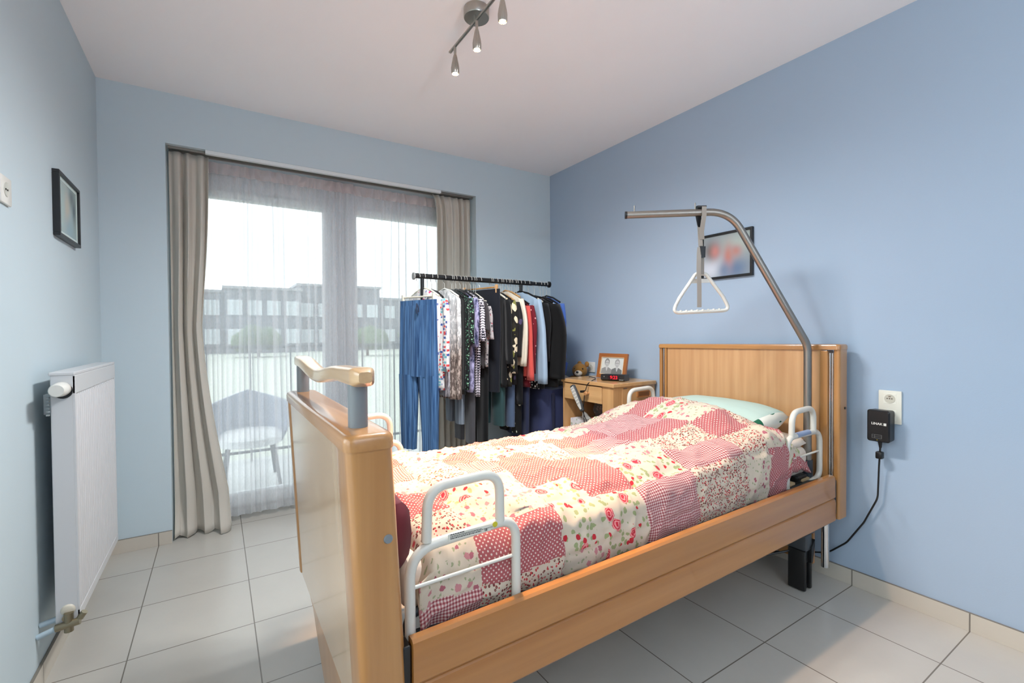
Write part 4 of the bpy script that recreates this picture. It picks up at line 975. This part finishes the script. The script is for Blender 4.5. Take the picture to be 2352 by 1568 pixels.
top_garment(1.748, 'blouse', 'white blouse with red and blue brush blocks next to the blue trousers', 'blouse', blk('red_blue_brush_blocks', (214, 214, 212), [(208, 70, 74), (60, 84, 150), (110, 170, 180), (226, 226, 222), (214, 214, 212)], 42, .44, (1, 1, 1.5)), w=.20, drop=.095, bottom=.845, sleeve=.46, th=.016, hk='black', seed=3, sw=.034)
top_garment(1.785, 'top', 'grey watercolour tunic hanging below the brush block blouse', 'top', streak('grey_watercolour', (92, 92, 104), (206, 204, 208), (50, 50, 12)), w=.20, drop=.13, bottom=.80, sleeve=.0, th=.014, hk='black', seed=4)
sv = NT('silver_lace_brown'); _c = sv.coord(); _sp = sv.n('SeparateXYZ', i={0: _c}); _n = sv.noise(sv.coord('Object', (70, 70, 26)), 1, 4, .65)
_g = sv.n('MapRange', i={'Value': _sp.outputs[2], 'From Min': .28, 'From Max': .46, 'To Min': 0.0, 'To Max': 1.0})
sv.color(sv.mix(sv.gt(_n, .52), sv.mix(_g.outputs[0], srgb(112, 100, 94), srgb(186, 188, 188)), sv.mix(_g.outputs[0], srgb(190, 176, 166), srgb(232, 232, 230)))); sv.sets(.8, spec=.2)
top_garment(1.840, 'top', 'silver white lace top fading to brown with a round neck', 'top', sv.m, w=.20, drop=.085, bottom=.775, sleeve=.0, th=.028, ang=-.10, hk='white', seed=5, folds=9, amp=.008, neck=.07)
top_garment(1.893, 'dress', 'thin black dress after the silver lace top', 'dress', M_BLK, w=.20, drop=.09, bottom=.805, th=.010, hk='black', seed=6)
top_garment(1.925, 'blouse', 'black blouse with small green leaf print', 'blouse', spots('green_leaf_on_black', (22, 26, 28), [(96, 150, 118), (150, 190, 160), (60, 100, 84)], 75, .36), w=.205, drop=.085, bottom=.835, sleeve=.30, th=.014, hk='black', seed=7)
top_garment(1.958, 'blouse', 'lilac and navy mottled blouse between the green leaf and houndstooth ones', 'blouse', streak('lilac_navy_mottle', (40, 46, 76), (172, 168, 204), (38, 38, 18)), w=.205, drop=.085, bottom=.815, sleeve=.32, th=.014, hk='black', seed=8)
top_garment(2.003, 'blouse', 'black and white houndstooth blouse', 'blouse', hounds('houndstooth_check'), w=.205, drop=.085, bottom=.785, sleeve=.28, th=.020, hk='black', seed=9, sw=.034)
top_garment(2.040, 'blouse', 'charcoal cardigan after the houndstooth blouse', 'cardigan', cloth('charcoal_knit', (58, 54, 56), .9, 500), w=.20, drop=.10, bottom=.97, sleeve=.20, th=.014, hk='clear', seed=10)
top_garment(2.064, 'blouse', 'grey rose print blouse beside the dark navy trousers', 'blouse', spots('grey_rose_print', (164, 158, 158), [(70, 70, 76), (170, 84, 96), (120, 114, 116)], 60, .36, 1, (1, 1, 1), .02), w=.215, drop=.135, bottom=.98, sleeve=.22, th=.010, hk='white', seed=11)
trousers(2.112, 'wide navy black trousers with drawstring waist in the middle of the rail', M_NAVY, w=.19, ztop=1.51, bottom=.80, th=.026, ang=-.30, amp=.004, folds=4, seed=3, gap=.0, kind='wood', hdrop=.060)
top_garment(2.215, 'shirt', 'plain black shirt beside the wide navy trousers', 'shirt', M_BLK, w=.20, drop=.085, bottom=.83, sleeve=.44, th=.022, hk='clear', seed=12)
top_garment(2.252, 'blouse', 'black and cream brushstroke blouse', 'blouse', spots('black_cream_brushstroke', (26, 24, 22), [(220, 206, 178), (40, 38, 30), (214, 200, 170), (120, 120, 60)], 26, .5, 1, (1, 1, .7), .05), w=.205, drop=.09, bottom=.835, sleeve=.50, th=.020, hk='black', seed=13)
top_garment(2.285, 'blouse', 'dark floral blouse with an orange blossom', 'blouse', spots('dark_floral_orange', (30, 28, 30), [(70, 62, 92), (196, 124, 60), (36, 60, 74), (46, 42, 52), (30, 28, 30)], 13, .42, 1, (1, 1, 1), .05), w=.205, drop=.10, bottom=.845, sleeve=.38, th=.020, hk='wood', seed=14)
top_garment(2.325, 'shirt', 'cream long sleeved shirt on a wooden hanger', 'shirt', cloth('cream_cotton', (226, 216, 196), .85), w=.215, drop=.075, bottom=.98, sleeve=.47, th=.016, hk='wood', seed=15, neck=.07, sw=.026)
top_garment(2.348, 'shirt', 'black top between the cream shirt and the coral cardigan', 'shirt', M_BLK, w=.20, drop=.11, bottom=.70, sleeve=.0, th=.014, hk='black', seed=16)
top_garment(2.378, 'cardigan', 'coral red long sleeved cardigan', 'cardigan', cloth('coral_knit', (206, 84, 76), .9, 500), w=.212, drop=.125, bottom=.90, sleeve=.52, th=.018, hk='black', seed=17, sw=.034)
top_garment(2.408, 'blouse', 'dark red blouse with white dots', 'blouse', spots('dark_red_dots', (104, 22, 34), [(216, 160, 160), (104, 22, 34), (104, 22, 34), (104, 22, 34)], 48, .3), w=.205, drop=.12, bottom=.82, sleeve=.48, th=.016, hk='black', seed=18)
top_garment(2.452, 'shirt', 'pale blue denim shirt with long cuffs', 'shirt', cloth('pale_denim', (160, 182, 202), .85, 700, .12), w=.212, drop=.075, bottom=.86, sleeve=.60, th=.024, hk='black', seed=19, sw=.040, ang=-.12)
top_garment(2.488, 'blouse', 'black and white leopard print blouse after the denim shirt', 'blouse', spots('black_white_leopard', (20, 20, 22), [(226, 222, 214), (226, 222, 214), (20, 20, 22)], 58, .42, 1, (1, 1, 1), .02), w=.20, drop=.145, bottom=.80, sleeve=.34, th=.012, hk='black', seed=20)
top_garment(2.530, 'jacket', 'black jacket beside the leopard print blouse', 'jacket', M_BLK, w=.20, drop=.10, bottom=.80, sleeve=.42, th=.024, hk='clear', seed=21)
top_garment(2.585, 'coat', 'bulky black coat flaring out near the right end of the rail', 'coat', cloth('black_wool', (12, 12, 13), .95, 400), w=.225, drop=.105, bottom=.81, sleeve=.54, th=.040, flare=.03, hk='black', seed=22, sw=.060, ang=-.10)
top_garment(2.640, 'blouse', 'rust orange top behind the bulky black coat', 'blouse', cloth('rust_orange', (196, 92, 66), .9), w=.19, drop=.115, bottom=1.02, sleeve=.14, th=.014, hk='white', seed=23)
top_garment(2.668, 'shirt', 'light blue shirt second from the right end of the rail', 'shirt', cloth('light_blue_cotton', (120, 158, 214), .85), w=.20, drop=.11, bottom=.98, sleeve=.30, th=.014, hk='black', seed=24)
top_garment(2.700, 'shirt', 'mid blue shirt at the right end of the rail', 'shirt', cloth('mid_blue_cotton', (72, 104, 176), .85), w=.215, drop=.10, bottom=.92, sleeve=.40, th=.018, hk='black', seed=25, ang=.1)
# long trousers showing below the tops
trousers(1.905, 'steel grey cropped trousers below the lace top', crinkle('steel_grey_cloth', (82, 92, 104), (128, 138, 148)), w=.13, ztop=1.40, bottom=.60, th=.022, seed=5, amp=.003, folds=4, yoff=-.01)
trousers(1.985, 'charcoal grey trousers below the houndstooth blouse', cloth('charcoal_wool', (76, 76, 80), .9), w=.15, ztop=1.42, bottom=.46, th=.022, seed=6, amp=.003, folds=3)
trousers(2.078, 'long black trousers next to the charcoal ones', M_BLK, w=.16, ztop=1.40, bottom=.42, th=.024, seed=7, amp=.003, folds=3)
trousers(2.200, 'dark teal green trousers below the black shirt', cloth('dark_teal_cloth', (48, 76, 78), .8), w=.15, ztop=1.42, bottom=.555, th=.026, seed=8, amp=.004, folds=4, ang=-.12)
trousers(2.300, 'slate blue trousers below the cream shirt', cloth('slate_blue_cloth', (82, 98, 124), .85), w=.15, ztop=1.40, bottom=.54, th=.022, seed=9, amp=.004, folds=4)
trousers(2.360, 'black trousers with white blossom print below the coral cardigan', spots('black_white_blossom', (18, 18, 20), [(196, 196, 176), (18, 18, 20), (18, 18, 20)], 26, .34, 1, (1, 1, 1), .03), w=.15, ztop=1.40, bottom=.48, th=.020, seed=10, amp=.003, folds=3)
trousers(2.425, 'navy trousers hanging beside the storage bag', cloth('dark_navy_cloth', (44, 50, 76), .85), w=.15, ztop=1.40, bottom=.45, th=.022, seed=11, amp=.004, folds=4)

# ------------------------------------------------------------------ radiator
rd = thing('radiator', 'white panel radiator with fine vertical ribs on the left wall', 'radiator', (.075, -.78, .20))
x0, x1, ya, yb, za, zb = .045, .110, -1.135, -.385, .205, 1.078
MB().box((x0, ya, za), (x1-.006, yb, zb-.002), .003).build('casing', M_RAD, rd, False)
m = MB(); N = 24; rows = []
bm = m.bm; prof = []; yy0, yy1 = ya+.004, yb-.004; n = N*4; zt, zbm = zb-.075, za+.03
for k in range(n+1):
    y = yy0+.012+(yy1-yy0-.024)*k/n; prof.append((y, .0065 if (k % 4) in (1, 2) else 0))
cols = [[bm.verts.new((x1-.006+dx*(1 if e else 0)+.001, y, z)) for z, e in ((zbm, 0), (zbm+.012, 1), (zt-.012, 1), (zt, 0))] for y, dx in prof]
for a, b in zip(cols, cols[1:]):
    for i in range(3): bm.faces.new((a[i], b[i], b[i+1], a[i+1]))
m.build('ribbed_front', M_RAD, rd, True, 25)
q = MB(); q.box((x1-.008, ya, zt-.002), (x1, yb, zb-.012), .002); q.box((x1-.008, ya, za), (x1, yb, zbm+.004), .002); q.box((x1-.008, ya, za), (x1-.001, ya+.016, zb-.014), .001); q.box((x1-.008, yb-.016, za), (x1-.001, yb, zb-.014), .001); q.build('front_frame', M_RAD, rd, False)
q = MB(); q.box((x0-.004, ya-.002, zb-.012), (x1-.001, yb+.002, zb), .003); q.build('top_grille', M_RAD, rd, False)
MB().lathe([(0, -.075), (.019, -.075), (.022, -.070), (.0245, -.03), (.025, -.012), (.019, -.004), (0, -.004)], (.076, ya+.004, 1.020), 'Y').build('thermostat_knob', M_WHITEP, rd)
MB().lathe([(0, -.006), (.026, -.006), (.026, 0), (0, 0)], (.078, ya+.002, 1.012), 'Y').build('valve_collar', M_BLACK, rd)
m = MB(); m.box((.02, -1.10, .93), (.045, -1.085, 1.0)); 
for k in range(7): m.box((.036, ya-.012, .93+k*.012), (.044, ya, .934+k*.012))
m.build('wall_bracket', plain('wall_bracket_enamel', (150, 158, 160), .6), rd, False)
MB().box((.0, -.50, .30), (.045, -.46, 1.0)).build('wall_bracket', plain('wall_bracket_enamel', (150, 158, 160), .6), rd, False)
MB().lathe([(0, -.006), (.014, -.006), (.017, -.004), (.020, 0), (0, 0)], (.078, ya, .245), 'Y').build('blanking_plug', plain('pale_plug', (206, 200, 184), .4), rd)
m = MB(); m.cyl((.082, ya-.012, .240), (.082, ya-.012, .175), .013); m.cyl((.048, ya-.012, .196), (.112, ya-.016, .205), .0125); m.cyl((.112, ya-.018, .215), (.125, ya-.02, .235), .010); m.lathe([(0, -.02), (.013, -.02), (.013, 0), (0, 0)], (.078, ya+.002, .225), 'Y'); m.build('valve_body', M_BRASS, rd)
m = MB(); m.cyl((.002, ya-.012, .180), (.052, ya-.012, .196), .0095); m.cyl((.002, ya+.02, .205), (.052, ya+.02, .215), .0095); m.build('supply_pipe', plain('painted_pipe', (168, 186, 196), .4), rd)

# pictures and plates
def wall_picture(name, label, plane_x, y0, y1, z0, z1, dep, face, bw, blobs, sgn, mount=.0):
    p = thing(name, label, 'picture', (plane_x, (y0+y1)/2, z0))
    xo = plane_x+sgn*dep; a, b = sorted((plane_x, xo)); m = MB()
    for c_ in ((a, y0, z0, b, y1, z0+bw), (a, y0, z1-bw, b, y1, z1), (a, y0, z0+bw, b, y0+bw, z1-bw), (a, y1-bw, z0+bw, b, y1, z1-bw)): m.box(c_[:3], c_[3:], .0015)
    m.build('frame', M_BLACK, p, False)
    xi = plane_x+sgn*dep*.55; a, b = sorted((plane_x, xi)); MB().box((a, y0+bw, z0+bw), (b, y1-bw, z1-bw)).build('photo', face, p, False)
    if mount:
        m = MB(); a, b = sorted((xi, xi+sgn*.0012)); Y0_, Y1_, Z0_, Z1_ = y0+bw, y1-bw, z0+bw, z1-bw
        for c_ in ((a, Y0_, Z0_, b, Y1_, Z0_+mount), (a, Y0_, Z1_-mount, b, Y1_, Z1_), (a, Y0_, Z0_+mount, b, Y0_+mount, Z1_-mount), (a, Y1_-mount, Z0_+mount, b, Y1_, Z1_-mount)): m.box(c_[:3], c_[3:])
        m.build('mount', plain('pale_mount_card', (206, 222, 218), .6), p, False)
    return p, xi
def blur_photo(name, base, blobs):
    """soft out-of-focus print: gaussian colour blobs in object y/z"""
    t = NT(name); c = t.n('TexCoord').outputs['Object']; sp = t.n('SeparateXYZ', i={0: c}); col = srgb(*base)
    for (y, z, ry, rz, rgb) in blobs:
        a = t.math('DIVIDE', t.math('SUBTRACT', sp.outputs[1], y), ry); b = t.math('DIVIDE', t.math('SUBTRACT', sp.outputs[2], z), rz)
        r2 = t.math('ADD', t.math('MULTIPLY', a, a), t.math('MULTIPLY', b, b)); g = t.math('POWER', 2.718, t.math('MULTIPLY', r2, -1.0))
        col = t.mix(g, col, srgb(*rgb))
    t.color(col); t.sets(.25); return t.m
ph = blur_photo('blurred_family_photo', (150, 160, 164), [(.10, .07, .10, .08, (206, 212, 222)), (-.10, .20, .12, .06, (172, 186, 180)), (.10, .17, .05, .06, (110, 106, 104)), (-.06, .05, .08, .06, (104, 124, 152)), (.07, .165, .032, .042, (192, 132, 126)), (-.012, .125, .030, .068, (190, 130, 118)), (-.06, .15, .036, .034, (184, 136, 128)), (.01, .045, .04, .05, (122, 136, 160))])
wall_picture('wall_picture', 'black framed blurred family photo on the blue wall behind the lifting pole', RW, -1.867, -1.545, 1.516, 1.786, .018, ph, .014, None, -1)
pp = blur_photo('portrait_window_photo', (172, 188, 182), [(.06, .20, .05, .05, (96, 110, 112)), (-.01, .12, .04, .07, (206, 190, 164)), (.03, .05, .10, .07, (150, 178, 186)), (.10, .15, .03, .05, (100, 116, 122)), (-.09, .12, .04, .1, (176, 196, 192))])
wall_picture('wall_picture', 'black framed pale portrait photo on the left wall above the radiator', 0, -.848, -.520, 1.598, 1.856, .022, pp, .013, None, 1, .014)
m = thing('wall_socket', 'white socket plate on the left wall at the photo edge', 'socket', (0, -1.35, 1.60))
MB().box((0, -1.392, 1.597), (.009, -1.308, 1.679), .003).build('plate', M_WHITEP, m)
MB().lathe([(0, .0092), (.014, .0092), (.018, .0102), (.021, .011), (.022, .009), (0, .0088)], (0, -1.352, 1.640), 'X').build('socket_well', plain('socket_grey', (200, 200, 190), .4), m)
for dy in (-.007, .007): MB().lathe([(0, .0095), (.0028, .0095), (.0028, .0112), (0, .0112)], (0, -1.352+dy, 1.640), 'X', 10).build('socket_hole', M_BLACK, m)
m = thing('wall_socket', 'small white socket on the blue wall behind the brown photo frame', 'socket', (RW, -.50, .92))
MB().box((RW-.009, -.58, .890), (RW, -.50, .972), .003).build('plate', M_WHITEP, m)
MB().lathe([(0, -.0105), (.016, -.0105), (.020, -.0112), (.021, -.009), (0, -.0088)], (RW, -.54, .931), 'X').build('socket_well', plain('socket_grey', (200, 200, 190), .4), m)
# double socket + LINAK adapter
sk = thing('wall_socket', 'ivory double socket on the blue wall above the black adapter', 'socket', (RW, -2.49, .79))
MB().box((RW-.010, -2.533, .790), (RW, -2.449, .936), .003).build('plate', M_IVORY, sk)
for zc in (.900, .828):
    MB().box((RW-.0112, -2.514, zc-.0225), (RW-.0095, -2.468, zc+.0225), .0006).build('socket_insert', plain('ivory_insert', (232, 230, 216), .3), sk, False)
    MB().lathe([(0, -.0122), (.016, -.0122), (.0195, -.0126), (.020, -.0112), (0, -.0112)], (RW, -2.491, zc), 'X').build('socket_well', plain('socket_well_shade', (196, 192, 176), .4), sk)
    for dy in (-.0085, 0.0, .0085): MB().lathe([(0, -.0138), (.0024, -.0138), (.0024, -.012), (0, -.012)], (RW, -2.491+dy, zc+.001), 'X', 10).build('socket_hole', plain('socket_hole_brown', (92, 78, 66), .6), sk)
    MB().box((RW-.0138, -2.495, zc+.009), (RW-.012, -2.487, zc+.0125)).build('earth_pin', M_ALU, sk, False)
ad = thing('power_adapter', 'black LINAK power adapter plugged into the ivory wall socket', 'adapter', (RW-.04, -2.47, .70))
AY0, AY1 = -2.512, -2.428; ax0, ax1 = 2.985, 3.044
m = MB(); m.ring_loft([[(x, p[0], p[1]) for p in [(a, b) for a, b, _ in rrect(AY0+i, AY1-i, .712+i, .852-i, .010, 0)]] for x, i in ((ax1, .002), (ax0+.006, 0), (ax0, .005))]); m.build('case', M_BLACK, ad)
text_mesh('brand_print', 'LINAK', .0145, M_WHITEP, ad, (ax0-.0006, -2.466, .792), (0, -1, 0), (0, 0, 1), bold=True)
MB().box((ax0-.0009, -2.5005, .7865), (ax0-.0002, -2.4905, .7975)).build('logo_square', M_WHITEP, ad, False)
m = MB(); m.box((ax0-.0008, -2.484, .743), (ax0-.0002, -2.448, .7436)); m.box((ax0-.0008, -2.484, .7355), (ax0-.0002, -2.448, .736)); m.box((ax0-.0008, -2.484, .728), (ax0-.0002, -2.448, .7286))
for y in (-2.484, -2.459, -2.4486): m.box((ax0-.0008, y, .728), (ax0-.0002, y+.0006, .7436))
m.build('rating_print', plain('grey_print', (150, 150, 150), .5), ad, False)
MB().ell((ax0, -2.467, .7205), (.001, .002, .0015), 2).build('status_light', plain('amber_led', (190, 170, 40), .3), ad)
MB().cyl((3.015, -2.467, .714), (3.018, -2.468, .682), .0085, 14, .005).build('strain_relief', M_BLACK, ad)
MB().box((3.006, -2.478, .632), (3.034, -2.452, .664), .005).build('ferrite_core', M_BLACK, ad)
cb_ = fillet([(3.018, -2.468, .69), (3.022, -2.462, .60), (3.030, -2.455, .45), (3.036, -2.40, .32), (3.040, -2.33, .20), (3.040, -2.25, .12), (3.035, -2.05, .05), (2.98, -1.95, .02), (2.84, -1.98, .03)], .12, 6)
MB().tube(cb_, .0038, 8).build('cable', M_BLACK, ad)

# ------------------------------------------------------------------ ceiling spotlight bar
LX = 1.482
cl = thing('ceiling_spotlight', 'brushed nickel ceiling lamp with three small downward spots on a bar', 'ceiling lamp', (LX, -1.56, 2.6))
MB().lathe([(0, 2.5995), (.054, 2.5995), (.055, 2.597), (.055, 2.562), (.053, 2.559), (0, 2.559)], (1.497, -1.545, 0), 'Z', 40).build('ceiling_rose', M_NICKEL, cl)
m = MB(); m.box((LX-.006, -1.84, 2.527), (LX-.001, -1.305, 2.535), .001); m.box((LX+.001, -1.84, 2.527), (LX+.006, -1.305, 2.535), .001); m.cyl((LX, -1.56, 2.533), (LX, -1.56, 2.56), .006); m.build('bar', M_NICKEL, cl, False)
for i, y in enumerate((-1.362, -1.575, -1.785)):
    MB().cyl((LX, y, 2.531), (LX, y, 2.493), .006).build('stem', M_NICKEL, cl)
    sp_ = MB(); rings = []
    for r, z in ((.0065, 2.492), (.010, 2.480), (.0165, 2.448), (.019, 2.430), (.0185, 2.412), (.016, 2.404)):
        rings.append([(LX+(r*(1-.06*(k % 2)))*math.cos(2*PI*k/36), y+(r*(1-.06*(k % 2)))*math.sin(2*PI*k/36), z) for k in range(36)])
    sp_.ring_loft(rings, caps=False); so_ = sp_.build('spot_head', M_NICKEL, cl, True, 20)
    MB().ell((LX, y, 2.411), (.0125, .0125, .012), 3).build('bulb', M_BULB, so_)
    l = bpy.data.lights.new('spot_lamp', 'SPOT'); l.energy = (140, 130, 34)[i]; l.color = (1.0, .50, .17); l.spot_size = math.radians((38, 40, 50)[i]); l.spot_blend = .7; l.shadow_soft_size = .02
    lo = bpy.data.objects.new('spot_lamp', l); COL.objects.link(lo); lo.location = (LX, y, 2.385)
    l2 = bpy.data.lights.new('spot_fill', 'SPOT'); l2.energy = SPOT_FILL; l2.color = (.96, .98, 1.0); l2.spot_size = math.radians(176); l2.spot_blend = 1.0; l2.shadow_soft_size = .08  # added wide neutral fill at each head, brightens the whole room
    lo2 = bpy.data.objects.new('spot_fill', l2); COL.objects.link(lo2); lo2.location = (LX, y, 2.39)
    tgt = Vector(((1.42, -1.60, .7), (1.40, -1.80, .7), (2.35, -3.0, 0))[i]); dv = tgt-Vector(lo.location); lo.rotation_euler = dv.to_track_quat('-Z', 'Y').to_euler()

# ------------------------------------------------------------------ added unseen uplighter that lifts ceiling and walls
ul = thing('fill_uplighter', 'added fill uplighter, unseen, standing in the empty rear of the room', 'fill lamp', (1.0, -5.7, 0))
MB().lathe([(0, 0), (.14, 0), (.14, .015), (.02, .03), (0, .03)], (1.0, -5.7, 0)).build('base', M_WHITEP, ul)
MB().cyl((1.0, -5.7, .02), (1.0, -5.7, 1.02), .012).build('pole', M_WHITEP, ul)
m = MB(); seg = 32; m.ring_loft([[(1.0+r*math.cos(2*PI*k/seg), -5.7+r*math.sin(2*PI*k/seg), z) for k in range(seg)] for r, z in ((.02, 1.00), (.12, 1.03), (.20, 1.10), (.24, 1.16))], caps=False); o = m.build('bowl_shade', M_WHITEP, ul); o.modifiers.new('t', 'SOLIDIFY').thickness = .004
l = bpy.data.lights.new('fill_uplight', 'AREA'); l.shape = 'DISK'; l.size = .34; l.energy = FILL_UPLIGHT; l.color = (.95, .975, 1.0)
lo = bpy.data.objects.new('fill_uplight', l); COL.objects.link(lo); lo.location = (1.0, -5.7, 1.15); lo.rotation_euler = (PI, 0, 0)
